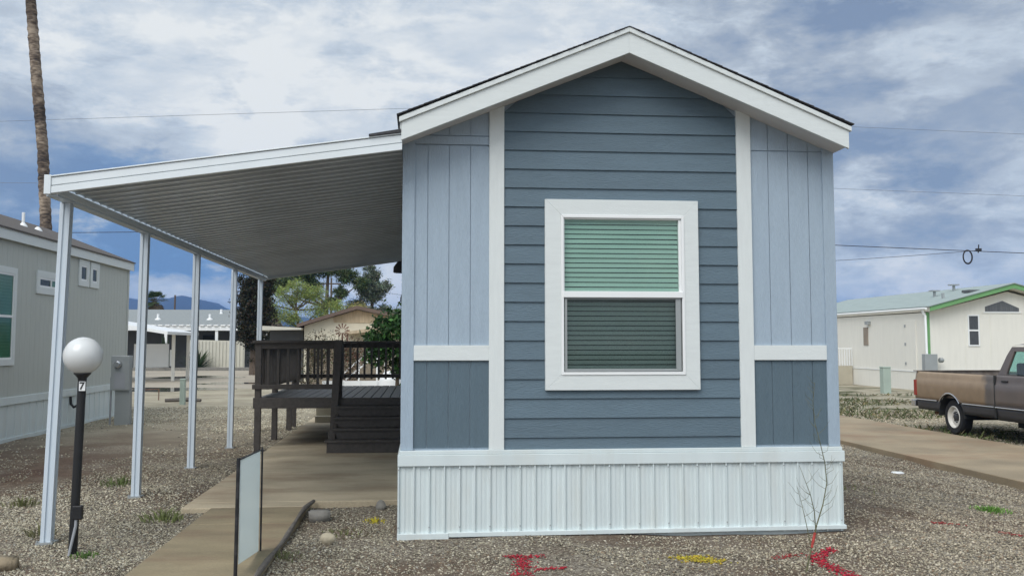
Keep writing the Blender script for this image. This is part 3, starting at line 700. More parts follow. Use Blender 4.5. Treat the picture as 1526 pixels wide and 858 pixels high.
spray([((2.92,7.12),(2.885,6.75),.035),((2.885,6.75),(2.91,6.36),.040),((2.95,7.05),(3.13,7.26),.03)], (.38,.024,.042), 'red spray paint streak on the gravel beside the bare sapling', 560, .03)
spray([((2.60,7.02),(2.82,7.16),.03)], (.30,.05,.045), 'faint red spray dots left of the sapling stem', 60, .03)
spray([((4.60,8.42),(4.78,8.34),.03)], (.33,.045,.045), 'short thin red spray dash on the gravel nearer the home', 50, .03)
spray([((4.95,8.02),(5.25,7.72),.03)], (.33,.045,.045), 'longer thin red spray dash on the gravel towards the right edge', 80, .03)
spray([((4.6,7.02),(4.8,6.9),.02)], (.34,.04,.045), 'small red spray dash at the right edge of the yard', 60, .03)

# edging, rocks, scraps
b = MB(); pts = [(-1.06,y,.045+.012*math.sin(y*3)) for y in np.linspace(5.4,9.52,14)]; pts[-1] = (-1.02,9.56,.055)
b.tube(pts, [.018+.005*math.sin(i*1.7) for i in range(14)], 8); tag(b.build('edging_log', M['old_wood']), 'weathered grey wooden edging along the walkway', 'edging')
def rock(name, c, s, m, seed, label, cat='rock', boxy=False):
    bm = bmesh.new()
    if boxy: bmesh.ops.create_cube(bm, size=1); bmesh.ops.bevel(bm, geom=bm.edges[:], offset=.08, segments=2, affect='EDGES')
    else: bmesh.ops.create_icosphere(bm, subdivisions=3, radius=.5)
    r = random.Random(seed); o3 = [r.uniform(0,9) for _ in range(3)]
    for v in bm.verts:
        q = v.co*3; k = 1+(.04 if boxy else .16)*(math.sin(q.x+o3[0])+math.sin(q.y*1.3+o3[1])+math.sin(q.z*1.7+o3[2]))
        v.co = Vector((v.co.x*k*s[0], v.co.y*k*s[1], v.co.z*k*s[2]))
    me = bpy.data.meshes.new(name); bm.to_mesh(me); bm.free(); me.materials.append(m)
    for p in me.polygons: p.use_smooth = True
    o = bpy.data.objects.new(name, me); C.objects.link(o); o.location = (c[0],c[1],c[2]); o.rotation_euler = (r.uniform(-.1,.1),r.uniform(-.1,.1),r.uniform(-.4,.4) if not boxy else .1)
    return tag(o, label, cat)
rock('concrete_brick', (-.90,8.92,.02), (.19,.13,.11), M['block'], 1, 'grey concrete brick lying at the end of the wooden edging', 'brick', True)
rock('rock', (-.72,7.86,.02), (.10,.09,.09), M['pale_rock'], 2, 'pale cream rock on the gravel right of the edging')
rock('concrete_brick', (-2.94,7.24,.02), (.22,.13,.09), M['tan_rock'], 3, 'tan block at the lower left edge of the yard', 'brick', True)
rock('rock', (-.37,9.42,.03), (.09,.07,.08), M['block'], 4, 'small grey stone against the patio edge')
rock('litter_scrap', (6.35,12.55,-.17), (.16,.07,.05), M['vinyl'], 5, 'white scrap lying against the driveway edge', 'scrap', True)
rock('litter_scrap', (5.85,13.9,-.17), (.20,.10,.05), M['vinyl'], 6, 'pale scrap on the gravel farther along the driveway', 'scrap', True)

# weeds
def weed(x, y, w, h, n, col, label, lean=.6, group='weeds in the gravel', name='weed'):
    b = MB(); z = float(gz(x,y)); cs = []
    for k in range(int(n*.55)):
        a = random.uniform(0,2*PI); r = w*random.random()*.5; bx, by = x+r*math.cos(a), y+r*math.sin(a)
        hh = h*random.uniform(.25,1)*(1-.5*(r/(w*.5))); d = a+random.gauss(0,.7); l = hh*lean*2.2*random.random(); q = random.uniform(0,2*PI); ww = .003+.003*random.random()
        cx, cy = math.cos(q)*ww, math.sin(q)*ww
        mx, my = bx+l*.3*math.cos(d), by+l*.3*math.sin(d)
        b.add([(bx-cx,by-cy,z-.005),(bx+cx,by+cy,z-.005),(mx+cx,my+cy,z+hh*.6),(mx-cx,my-cy,z+hh*.6),(bx+l*math.cos(d),by+l*math.sin(d),z+hh)], [(0,1,2,3),(3,2,4)])
        cs.append(np.array(col)*math.exp(random.gauss(0,.3)))
    o = b.build(name, M['grass_tuft'], loc=(x,y,z), fix=False); colour_faces(o, np.clip(np.array(cs)*np.array((2.0,1.9,1.9)),0,1), 7)
    return tag(o, label, 'weed', group)
weed(-2.27,8.93,.36,.15,260,(.085,.105,.04),'leafy green weed clump by the left corner of the patio slab')
weed(-3.33,11.3,.45,.14,220,(.07,.095,.035),'low green weed between the first and second awning posts')
weed(-3.86,10.0,.4,.13,160,(.085,.095,.04),'sparse weed left of the nearest awning post')
weed(-2.46,7.55,.26,.05,200,(.06,.11,.03),'small bright green weed at the foot of the globe lamp')
weed(-3.1,8.4,.25,.16,90,(.09,.095,.045),'thin grassy weed between the nearest awning post and the lamp')
weed(-.40,8.86,.22,.06,150,(.30,.27,.03),'yellow flowering weed near the patio edge')
weed(-.62,8.3,.5,.06,120,(.09,.10,.045),'flat weed sprigs below the concrete brick')
weed(5.72,9.42,.42,.07,420,(.075,.16,.03),'bright green grass patch by the driveway')
weed(-1.0,7.35,.35,.08,130,(.09,.10,.05),'dry weed sprigs beside the wooden edging')
weed(4.75,10.6,1.0,.04,200,(.10,.11,.05),'thin low weeds on the gravel near the driveway')
b_ = None
# rough grass beyond the driveway
def grass():
    n = 9000; x = 9.95+6.5*rng.random(n); y = 15+17*rng.random(n)**1.1
    ok = (blotch(x,y,.9,21) > .05) & (x < .624*y+2); x, y = x[ok], y[ok]; n = len(x)
    z = gz(x,y); h = .04+.10*rng.random(n); P = np.stack([x,y,z+h*.4],1)
    o = leaf_mesh('rough_grass', M['grass_tuft'], None, P, h*1.6, tones(n,(.085,.105,.04),.35,(.20,.17,.09),.35), up=.55, aspect=.16)
    tag(o, 'patchy weedy grass around the parked truck', 'grass', kind='stuff')
grass()

# sapling in front of the skirt
T = thing('bare_sapling', (2.66,6.62,0), 'thin bare sapling with red paint on its stem in front of the skirt corner', 'sapling')
main = [(2.660,6.6,-.02),(2.684,6.6,.087),(2.721,6.6,.223),(2.747,6.61,.305),(2.799,6.62,.442),(2.836,6.63,.589),(2.825,6.63,.728),(2.79,6.62,.867),(2.755,6.62,1.007),(2.744,6.62,1.147),(2.760,6.62,1.287)]
b = MB(); b.tube(main, np.linspace(.0060,.0012,len(main)), 7); b.build('stem', M['stem'], T)
b = MB()
sec = [(2.735,6.60,.26),(2.72,6.58,.40),(2.69,6.57,.52),(2.645,6.56,.63),(2.612,6.56,.72)]
b.tube(sec, np.linspace(.004,.001,5), 6)
sec2 = [(2.70,6.60,.15),(2.675,6.62,.316),(2.649,6.63,.454),(2.618,6.63,.569)]
b.tube(sec2, np.linspace(.0035,.001,4), 6)
rb = random.Random(4)
def twig(p, side, l):
    q = [Vector(p)]
    for k in range(1,4):
        t = k/3; q.append(Vector(p)+Vector((side*l*t*(1-.25*t), rb.uniform(-.03,.03), l*(.35*t+.55*t*t))))
    b.tube(q, [.0016,.0013,.001,.0006], 5)
    return q
for i in range(3,10):
    for k in range(4):
        t = (k+rb.random())/4; p = [main[i][j]*(1-t)+main[i+1][j]*t for j in range(3)]
        q = twig(p, rb.choice((-1,1)), rb.uniform(.09,.19)*(1.2-.09*i))
for S_ in (sec, sec2):
    for i in range(1,3):
        for k in range(2):
            t = rb.random(); p = [S_[i][j]*(1-t)+S_[i+1][j]*t for j in range(3)]; twig(p, rb.choice((-1,1)), rb.uniform(.07,.15))
b.build('twigs', M['stem'], T)
b = MB(); b.tube([(2.703,6.6,.155),(2.716,6.6,.205),(2.730,6.602,.255)], [.0085,.0105,.0085], 8); b.build('painted_band', mat('red_spray_paint',(.40,.05,.04),.7,var=.4,vscale=40), T)

# ------------------------------------------------------------------ left neighbour home
HL = thing('park_home', (-8.5,17,0), 'warm grey park home with white skirt and brown shingle roof at the left edge', 'mobile home')
wx = -6.65; y0, y1 = 9.5, 22.7
b = MB(); yy = y0
while yy < y1-.01:
    b.box(wx-.012, wx, yy+.002, min(yy+.203,y1)-.002, .64, 3.30); yy += .203
b.box(-10.35,wx-.0125,y0,y1,.6,3.3)
b.build('wall', M['grey_wall'], HL)
b = MB(); b.box(wx-.005,wx+.035,y0,y1+.015,.575,.70); b.build('belly_band', M['skirt'], HL, bevel=.004)
b = MB(); yy = y0; pts = []
while yy < y1:
    pts += [(yy,wx+.0),(yy+.01,wx+.012),(yy+.03,wx+.012),(yy+.04,wx)]; yy += .30
pts.append((y1,wx)); n = len(pts)
b.add([(p[1],p[0],.575) for p in pts]+[(p[1],p[0],0) for p in pts], [(i,i+1,n+i+1,n+i) for i in range(n-1)])
b.box(-10.3,wx-.004,y0+.01,y1-.004,-.03,.574); b.box(wx-.002,wx+.02,y0,y1,-.03,.035); b.build('skirt', M['skirt'], HL, fix=False)
rz0 = 3.40; rx = -8.5; rrz = 4.17
b = MB(); b.box(wx+.06,wx+.085,y0-.3,y1+.10,3.215,3.405); b.prism([(wx+.085,3.235),(wx+.085,3.405),(rx,rrz-.01),(rx,rrz-.19)],'y',y1+.075,y1+.10); b.build('fascia', M['white_h'], HL, bevel=.004)
b = MB(); b.box(wx-.011,wx+.059,y0,y1+.2,3.30,3.315); b.build('soffit', M['soffit'], HL)
b = MB(); b.prism([(wx+.11,3.407),(rx,rrz),(-10.45,3.407),(-10.45,3.38),(rx,rrz-.03),(wx+.11,3.380)],'y',y0-.3,y1+.12); b.build('roof', M['grey_roof'], HL)
b = MB(); b.box(wx-.004,wx+.012,y1-.10,y1+.012,.70,3.30); b.build('corner_board', M['grey_wall'], HL)
for (vy, r, h) in ((15.3,.03,.10),(15.95,.032,.40),(18.9,.028,.24),(19.6,.03,.05)):
    vx = -7.5; vz = 3.41+(wx+.11-vx)*(rrz-3.407)/(wx+.11-rx)
    b = MB(); b.lathe([(r*3,-.06),(r*2.6,.0),(r,.05),(r,h),(r*.8,h+.005)], (vx,vy,vz), 14); b.build('vent_pipe', M['vinyl'], HL)
def wall_window(parent, x, ya, yb, za_, zb, cw, kind, glassm=None):
    b = MB()
    def ring(o, i, x0, x1):
        (a0,a1,c0,c1),(e0,e1,g0,g1) = o, i
        b.box(x0,x1,a0,a1,c0,g0); b.box(x0,x1,a0,a1,g1,c1); b.box(x0,x1,a0,e0,g0,g1); b.box(x0,x1,e1,a1,g0,g1)
    ring((ya,yb,za_,zb),(ya+cw,yb-cw,za_+cw,zb-cw),x,x+.030); w = b.build('window', M['white_h'], parent, bevel=.003)
    a, c, d, e = ya+cw, yb-cw, za_+cw, zb-cw
    b = MB(); ring((a,c,d,e),(a+.03,c-.03,d+.03,e-.03),x-.002,x+.022)
    if kind == 'h': b.box(x,x+.026,a+.031,c-.031,(d+e)/2-.02,(d+e)/2+.02)
    if kind == 'v': b.box(x,x+.026,(a+c)/2-.02,(a+c)/2+.02,d+.031,e-.031)
    b.build('sash', M['vinyl'], w)
    b = MB(); b.box(x+.009,x+.011,a+.03,c-.03,d+.03,e-.03); b.build('glass', glassm or M['glass_soft'], w)
    b = MB(); z = d+.03
    if kind == 'h':
        while z < e-.05:
            b.add([(x+.006,a+.03,z),(x+.006,c-.03,z),(x+.0015,c-.03,z+.045),(x+.0015,a+.03,z+.045)],[(0,1,2,3)]); z += .05
        b.build('blind', M['blind'], w, fix=False)
    else:
        b.box(x+.001,x+.004,a+.03,(a+c)/2 if kind=='v' else c-.03,d+.03,e-.03); b.build('window_recess', M['dark'], w)
        if kind == 'v': b = MB(); b.box(x+.001,x+.004,(a+c)/2+.001,c-.03,d+.03,e-.03); b.build('blind', M['blind'], w)
def sc(y): return y*.934
def szz(z): return 1.56+(z-1.56)*.934
wall_window(HL, wx, 15.2, sc(17.72), szz(1.185), szz(2.88), .10, 'h')
wall_window(HL, wx, sc(18.6), sc(20.0), szz(2.49), szz(2.925), .12, 'v')
wall_window(HL, wx, sc(20.79), sc(21.40), szz(2.765), szz(3.32), .11, 'n')
wall_window(HL, wx, sc(21.49), sc(22.05), szz(2.765), szz(3.312), .11, 'n')

# utility bits on the left
U = thing('meter_pedestal', (-5.8,19.5,0), 'grey electric meter pedestal by the corner of the grey home', 'meter box')
b = MB(); b.box(-5.90,-5.62,19.46,19.62,-.03,.66); b.build('base', M['steel'], U, bevel=.006)
b = MB(); b.box(-5.97,-5.63,19.40,19.64,.661,1.33); bx = b.build('cabinet', M['steel'], U, bevel=.01)
b = MB(); b.box(-5.90,-5.70,19.396,19.399,.70,1.0); b.build('cover', M['conduit'], U)
b = MB(); b.lathe([(.085,-.02),(.085,.0),(.07,.04),(.068,.07),(.05,.085)], (-5.84,19.40,1.16), 20, 'y'); 
for i in range(len(b.v)): b.v[i] = (b.v[i][0], 2*19.40-b.v[i][1], b.v[i][2])
b.build('meter', M['chrome'], U)
b = MB(); b.tube([(-5.99,19.5,.0),(-5.985,19.5,.9)], .02, 8); b.build('conduit', M['conduit'], U)
b = MB(); b.tube([(-5.56,19.7,-.03),(-5.56,19.7,1.25)], .03, 8); b.build('conduit', M['conduit'], U)
b = MB(); b.tube([(-6.50,19.2,-.03),(-6.50,19.2,.42)], .018, 8); b.tube([(-6.40,19.2,.40),(-6.50,19.2,.395),(-6.57,19.2,.36),(-6.62,19.2,.42),(-6.63,19.2,.52),(-6.63,19.2,.56)], .026, 8)
b.tube([(-6.52,19.2,.37),(-6.43,19.2,.385),(-6.40,19.2,.35)], .02, 8); b.tube([(-6.50,19.2,.2),(-6.46,19.2,.19)], .02, 6)
tag(b.build('water_spigot', M['black'], loc=(-6.5,19.2,0)), 'black standpipe water tap behind the globe lamp', 'water tap')
def pedestal(x, y, h, w, label):
    t = thing('utility_pedestal', (x,y,float(gz(x,y))), label, 'utility box', 'pale green utility pedestals'); z = float(gz(x,y))
    b = MB(); b.box(x-w/2,x+w/2,y-w/2,y+w/2,z-.03,z+h); b.build('body', M['ped'], t, bevel=.01)
    b = MB(); b.box(x-w*.54,x+w*.54,y-w*.54,y+w*.54,z+h+.001,z+h+.05); b.build('cap', M['ped'], t, bevel=.012)
pedestal(-6.15,25.9,.62,.13,'small pale green utility pedestal beyond the grey home'); pedestal(16.5,33.3,.90,.28,'taller pale green utility pedestal in front of the cream home')
for (x,y,h,l) in ((-7.3,28.0,.30,'thin metal stake in the gravel left of the green pedestal'),):
    b = MB(); b.tube([(x,y,-.03),(x,y,h)], .015, 6); b.tube([(x,y,h),(x-.4,y,h-.02)], .012, 6); tag(b.build('stake', M['rust'], loc=(x,y,0)), l, 'stake')
b = MB(); b.tube([(-6.9,27.1,.03),(-6.3,27.2,.05),(-5.95,27.1,.03)], [.05,.06,.04], 8); tag(b.build('log', M['old_wood'], loc=(-6.4,27.1,0)), 'short dark log lying near the green pedestal', 'log')
b = MB(); b.box(-2.03,-1.72,19.2,19.5,.0,.33); b.box(-2.03,-1.72,19.0,19.199,.0,.17); tag(b.build('step_block', M['tan_block'], loc=(-1.88,19.2,0), bevel=.01), 'pale concrete step block behind the deck', 'step')

# porch shelter in the middle distance on the left
SH = thing('porch_shelter', (-12.2,42,0), 'white roofed porch shelter with hanging white panels beyond the grey home', 'porch')
b = MB(); b.prism([(-15,2.72),(-10.15,1.93),(-10.15,2.05),(-15,2.86)],'y',40.0,45.5); b.build('roof', M['vinyl'], SH)
for x, y in ((-10.5,42.4),(-11.15,40.4),(-12.3,40.4),(-13.6,40.4),(-10.5,45)):
    b = MB(); b.box(x-.06,x+.06,y-.06,y+.06,-.03,1.93+(-10.15-x)*.163); b.build('post', M['cream'], SH)
b = MB(); b.box(-12.3,-10.85,43.0,43.08,.55,1.55); b.box(-10.80,-10.6,43.0,43.06,.6,1.3); b.build('panel', M['vinyl'], SH)
b = MB()
for k in range(5): b.box(-12.9,-12.1,41.0,41.05,.15+k*.22,.27+k*.22)
b.build('slat_rail', M['vinyl'], SH)
b = MB(); b.box(-15,-13.4,45.2,45.5,0,2.2); b.build('rear_wall', M['far_wall'], SH)

# far grey house
FH = thing('house', (-15,66,0), 'low grey roofed house with a white corrugated porch edge across the lane', 'house')
b = MB(); b.box(-26,-11.0,63.5,70,0,2.55); b.build('wall', M['far_wall'], FH)
b = MB(); b.box(-13.9,-13.2,63.46,63.499,1.2,2.1); b.build('window', M['dark'], FH)
b = MB(); b.prism([(61.2,2.75),(67,3.85),(72,2.75),(72,2.65),(67,3.7),(61.2,2.65)],'x',-27,-10.0); b.build('roof', M['roof_grey'], FH)
b = MB(); b.box(-27,-10.3,60.2,60.35,2.36,2.62); 
for k in range(40): b.prism([(60.1,2.63),(62.4,2.70),(62.4,2.78),(60.1,2.71)],'x',-26.9+k*.41,-26.9+k*.41+.25)
b.build('porch_roof', M['vinyl'], FH)
for x in (-15.4,-12.4): 
    b = MB(); b.box(x-.08,x+.08,60.25,60.4,0,2.42); b.build('porch_post', M['vinyl'], FH)
for x, y, z in ((-16.6,63,3.1),(-13.2,65.5,3.5),(-13.4,63,3.1),(-11.2,62.4,2.95)):
    b = MB(); b.lathe([(.22,-.1),(.2,.02),(.08,.08),(.08,.32),(.06,.33)], (x,y,z), 10); b.build('vent_pipe', M['vinyl'], FH)
b = MB(); b.prism([(-14,0),(-10.6,0),(-10.6,1.72),(-14,1.8)],'y',59.6,59.7)
for k in range(17): b.box(-13.95+k*.2,-13.88+k*.2,59.55,59.598,0,1.72)
tag(b.build('panel_fence', M['beige_panel'], loc=(-12.3,59.6,0)), 'beige corrugated panel fence in front of the far grey house', 'fence')
def agave(x, y, r, h, label, col=(.055,.085,.04)):
    b = MB(); cs = []
    for k in range(70):
        a = random.uniform(0,2*PI); e = random.uniform(.25,1.4); l = r*random.uniform(.6,1.1)
        d = Vector((math.cos(a)*math.cos(e), math.sin(a)*math.cos(e), math.sin(e)*h/r)); s_ = Vector((-math.sin(a),math.cos(a),0))*.07
        p = Vector((x,y,0)); q = p+d*l*.6; t = p+d*l-Vector((0,0,.15*l*math.cos(e)))
        b.add([p-s_*.6,p+s_*.6,q+s_,q-s_,t],[(0,1,2,3),(3,2,4)]); cs.append(np.array(col)*math.exp(random.gauss(0,.3)))
    o = b.build('shrub', M['leaf'], loc=(x,y,0), fix=False); colour_faces(o, np.array(cs), 7); return tag(o, label, 'shrub', 'spiky shrubs by the lane')
agave(-13.2,58.9,1.3,1.5,'spiky green agave shrub in front of the beige fence'); agave(-15.0,58.6,1.2,2.2,'tall dark spiky shrub left of the beige fence',(.035,.06,.03))
weed(-13.6,58.9,.6,2.2,30,(.05,.075,.04),'tall stalk shrub beside the agave',.3,'spiky shrubs by the lane','shrub')

# ------------------------------------------------------------------ trees
def blob_tree(name, label, base, trunk, tr, blobs, nleaf, lsize, col, col2=None, p=.3, limbs=True, spread=.35, group=None, up=0., aspect=.6, shell=.45, cat='tree', drop=0.):
    t = thing(name, base, label, cat, group)
    b = MB(); pts = [Vector(base)+Vector(q) for q in trunk]
    b.tube([pts[0]-Vector((0,0,.1))]+pts, [tr*1.15]+list(np.linspace(tr,tr*.4,len(pts))), 8)
    if limbs:
        for c, r in blobs:
            j = min(range(len(pts)), key=lambda i: abs(pts[i].z-(base[2]+c[2]-r[2]*.8))+.2*i)
            e = Vector(base)+Vector(c); m_ = pts[j].lerp(e,.5)+Vector((0,0,-.08*r[2])); b.tube([pts[j],m_,e], [tr*.45,tr*.28,tr*.1], 6)
    b.build('trunk', M['bark'], t)
    P = []; vol = sum(r[0]*r[1]*r[2] for c, r in blobs); 
    for c, r in blobs:
        k = max(8,int(nleaf*r[0]*r[1]*r[2]/vol)); sub = max(3,k//45)
        cc = ball_pts(sub, np.array(base)+np.array(c), np.array(r)*.85, shell)
        w = np.array(r).mean()*.30
        P.append((cc[rng.integers(0,sub,k)]+rng.normal(0,1,(k,3))*w*np.array([.55,.55,.42])))
    P = np.concatenate(P)
    leaf_mesh('crown', M['leaf'], t, P, lsize*(.6+.8*rng.random(len(P))), tones(len(P),col,spread,col2,p), up=up, aspect=aspect, drop=drop)
    return t
# cypress, dark with brown patches
cb = [((.1,0,.9),(.5,.5,.7)),((.1,0,1.6),(.75,.75,.7)),((-.1,0,2.3),(1.1,1.05,.8)),((0,0,3.0),(1.2,1.1,.8)),((-.1,0,3.7),(1.15,1.1,.8)),((0,0,4.3),(1.05,1,.7)),((-.4,0,4.9),(.7,.7,.6)),((.5,0,4.9),(.7,.7,.6)),((.1,0,5.2),(.6,.6,.5))]
blob_tree('cypress_tree', 'tall dark columnar cypress beside the beige fence', (-8.4,50,0), [(0,0,0),(0,0,2.5),(0,0,4.6)], .26, cb, 17000, .15, (.022,.028,.016), (.060,.045,.028), .35, False, up=.4, aspect=.4, shell=.7)
# palo verde: thin, yellow green
pv = [((-2.2,0,3.9),(.9,1,.7)),((-.2,0,4.7),(1.0,1,.5)),((.9,0,4.3),(.9,1,.6)),((1.9,0,3.6),(.9,1,.6)),((-1.6,0,3.4),(1.0,1,.75)),((-.6,.3,4.0),(1.1,1,.7)),((.4,0,4.2),(.9,.9,.6)),((-2.0,0,2.7),(.8,.8,.6)),((.9,0,3.3),(1.0,1,.7)),((-.6,-.4,3.0),(1.1,1,.7)),((1.7,0,2.8),(.8,.9,.6)),((2.3,0,2.9),(.6,.8,.8)),((-1.1,0,4.4),(.7,.7,.5))]
blob_tree('palo_verde_tree', 'airy yellow green palo verde behind the deck', (-6.6,54,0), [(0,0,0),(.05,0,1.2),(-.1,0,2.4),(-.3,0,3.4)], .13, pv, 20000, .12, (.27,.32,.10), (.20,.26,.08), .35, spread=.3, aspect=.25, shell=.25)
pv2 = [((0,0,3.4),(.9,.9,.9)),((.6,0,2.8),(.9,.9,.8)),((-.5,0,2.7),(.7,.8,.8)),((1.4,0,2.5),(.8,.8,.6))]
blob_tree('palo_verde_tree', 'smaller yellowish palo verde behind the tan gabled house', (-3.9,60,0), [(0,0,0),(0,0,1.5),(.1,0,2.8)], .10, pv2, 9000, .13, (.30,.29,.10), (.30,.24,.11), .4, spread=.3, aspect=.25, shell=.25)
pn = [((0,0,6.6),(1.3,1.2,.8)),((-1.6,0,6.3),(1.3,1.2,.7)),((1.3,0,6.2),(1.0,1,.7)),((-2.8,0,5.7),(1.0,1,.6)),((.2,0,7.3),(1.2,1,.6)),((2.2,0,5.6),(.8,.8,.5)),((1.0,0,5.0),(.8,.8,.5)),((-1.0,0,5.5),(.9,.9,.5)),((.3,0,4.3),(.6,.7,.5)),((-3.6,0,5.1),(.8,.8,.4))]
blob_tree('pine_tree', 'dark spreading pine behind the palo verde, cut by the awning edge', (-6.4,66,0), [(0,0,0),(.05,0,2),(.0,0,4),(.1,0,6.5)], .22, pn, 24000, .18, (.065,.10,.045), (.12,.15,.06), .3, aspect=.3)
p2 = [((0,0,6.2),(.9,.9,.7)),((-.6,0,5.5),(1.0,1,.7)),((.6,0,5.4),(.9,1,.7)),((0,0,4.8),(1.2,1.1,.6)),((-1.1,0,4.2),(.9,.9,.5)),((1.0,0,3.9),(.9,.9,.5)),((2.0,0,3.7),(.8,.8,.35)),((0,0,3.7),(1.0,1,.5)),((.5,0,3.0),(.9,.9,.4)),((-1.5,0,3.6),(.6,.7,.3)),((-.1,0,6.8),(.6,.6,.4))]
blob_tree('pine_tree', 'rounded grey green pine standing alone behind the tan gabled house', (-3.4,67,0), [(0,0,0),(0,0,2.5),(0,0,6)], .2, p2, 14000, .19, (.115,.145,.105), (.18,.20,.14), .35, aspect=.3, shell=.35)
# citrus bush next to the home
cbb = [((0,0,1.7),(.75,.7,.8)),((-.45,0,1.4),(.55,.5,.6)),((.35,0,2.2),(.5,.5,.6)),((.3,0,1.1),(.6,.5,.6)),((.55,0,2.6),(.3,.3,.4)),((-.2,0,2.05),(.4,.4,.3))]
blob_tree('citrus_tree', 'glossy dark green citrus bush against the far side of the deck', (-.55,22.6,0), [(0,0,0),(0,0,.8),(.1,0,1.8)], .06, cbb, 5200, .10, (.022,.060,.016), (.05,.12,.03), .3, aspect=.6, shell=.6)
# palms
def palm(label, base, pts, tr, fronds, fl, droop, name='palm_tree', seed=1):
    t = thing(name, base, label, 'palm tree'); r = random.Random(seed)
    b = MB(); P = [Vector(p) for p in pts]; Q = []; R = []
    n = int((P[-1].z-P[0].z)/.14)
    for i in range(n+1):
        s_ = i/n*(len(P)-1); k = min(int(s_),len(P)-2); Q.append(P[k].lerp(P[k+1], s_-k)); R.append(tr*(1.0-.12*i/n)*(1+(.07 if i%2 else -.04)+r.uniform(-.05,.05)))
    b.tube(Q, R, 14)
    b.build('trunk', M['palmbark'], t)
    b = MB(); cs = []
    top = P[-1]
    for k in range(fronds):
        a = r.uniform(0,2*PI); e = r.uniform(-1.1,1.2); d = Vector((math.cos(a)*math.cos(e), math.sin(a)*math.cos(e), math.sin(e)))
        l = fl*r.uniform(.75,1.1); st = top+d*l*.5; dead = e < -.5
        sd = d.cross(Vector((0,0,1))).normalized(); un = sd.cross(d)
        b.tube([top+d*.1, st], [.02,.012], 4, False); cs += [np.array((.12,.10,.05))]*4
        for j in range(15):
            f = (j/14-.5)*2.5; dd = (d*math.cos(f)+sd*math.sin(f)).normalized(); tip = st+dd*l*.55+Vector((0,0,-droop*l*(.35+.25*abs(f))))
            m1 = st+dd*l*.3; w = un.cross(dd)*.03
            b.add([st, m1-w, tip, m1+w], [(0,1,2,3)])
            cs.append(np.array((.13,.10,.06) if dead else (.055,.085,.035))*math.exp(r.gauss(0,.3)))
    o = b.build('fronds', M['leaf'], t, fix=False, smooth=False); colour_faces(o, np.array(cs), 4)
    return t
def palm_bark():
    m, nt, bs = nodes('ringed_palm_bark'); L = nt.links.new; tc = N(nt,'ShaderNodeTexCoord')
    mp = N(nt,'ShaderNodeMapping'); mp.inputs['Scale'].default_value = (.6,.6,1.3); L(tc.outputs['Object'], mp.inputs['Vector'])
    a = N(nt,'ShaderNodeTexNoise'); a.inputs['Scale'].default_value = 1.1; a.inputs['Detail'].default_value = 5; L(mp.outputs[0], a.inputs['Vector'])
    m2 = N(nt,'ShaderNodeMapping'); m2.inputs['Scale'].default_value = (3,3,9); L(tc.outputs['Object'], m2.inputs['Vector'])
    c = N(nt,'ShaderNodeTexNoise'); c.inputs['Scale'].default_value = 2; c.inputs['Detail'].default_value = 6; L(m2.outputs[0], c.inputs['Vector'])
    ad = N(nt,'ShaderNodeMath', operation='MULTIPLY_ADD'); ad.inputs[1].default_value = .6; L(c.outputs['Fac'], ad.inputs[0]); L(a.outputs['Fac'], ad.inputs[2])
    cr = N(nt,'ShaderNodeValToRGB'); L(ad.outputs[0], cr.inputs[0]); e = cr.color_ramp.elements
    e[0].position=.66; e[0].color=(.035,.028,.025,1); e[1].position=.98; e[1].color=(.36,.29,.22,1); x=e.new(.80); x.color=(.13,.098,.075,1)
    L(cr.outputs[0], bs.inputs['Base Color']); bs.inputs['Roughness'].default_value=.95
    bp = N(nt,'ShaderNodeBump'); bp.inputs['Strength'].default_value=.8; bp.inputs['Distance'].default_value=.04; L(c.outputs['Fac'], bp.inputs['Height']); L(bp.outputs[0], bs.inputs['Normal'])
    return m
M['palmbark'] = palm_bark()
palm('tall bare palm trunk rising behind the grey home', (-11.1,30,0), [(-11.1,30,-.1),(-11.25,30,5.1),(-11.42,30,7.4),(-11.68,30,9.6),(-11.95,30,12.1),(-12.06,30,13.4)], .165, 46, 1.2, .55, seed=3)
palm('small distant palm on the skyline above the far grey house', (-24,90,0), [(-24,90,0),(-24.05,90,3.0),(-24,90,5.4)], .16, 60, 1.25, .22, seed=5)
def pole(x, y, h, label, arm=True):
    b = MB(); b.tube([(x,y,-.1),(x,y,h)], [.10,.08], 8)
    if arm: b.box(x-.9,x+.9,y-.05,y+.05,h-.6,h-.48)
    return tag(b.build('utility_pole', M['bark'], loc=(x,y,0)), label, 'utility pole')
pole(-23.5,95,6.2,'thin utility pole on the skyline right of the small palm',False)
pole(-8.3,90,7.6,'distant utility pole among the trees behind the tan house')

# ------------------------------------------------------------------ buildings behind the deck
BH = thing('house', (-2.6,42,0), 'tan gabled house with brown roof trim behind the deck', 'house')
hy = 40.0
b = MB(); b.prism([(-4.75,0),(-.2,0),(-.2,2.45),(-2.62,2.95),(-4.75,2.28)],'y',hy,hy+9); b.build('wall', M['cream_wall'], BH)
b = MB(); b.prism([(-3.55,2.42),(-.25,2.42),(-.25,2.43),(-2.62,2.92),(-3.6,2.62)],'y',hy-.04,hy-.001); b.build('gable_boards', M['tan_wall'], BH)
b = MB(); b.prism([(-2.62,3.10),(-5.0,2.36),(-5.0,2.22),(-2.62,2.96)],'y',hy-.4,hy+9.3); b.prism([(-2.62,3.10),(.1,2.52),(.1,2.38),(-2.62,2.96)],'y',hy-.4,hy+9.3); b.build('roof', M['brown_trim'], BH)
b = MB(); b.prism([(-3.0,2.02),(-1.2,2.28),(-.2,2.30),(-.2,2.18),(-1.2,2.12),(-3.0,1.92)],'y',hy-1.6,hy-.05); b.build('awning', M['tan_wall'], BH)
b = MB(); b.box(-2.35,-1.3,hy-.05,hy-.002,.5,1.8); b.build('window', M['glass_plain'], BH)
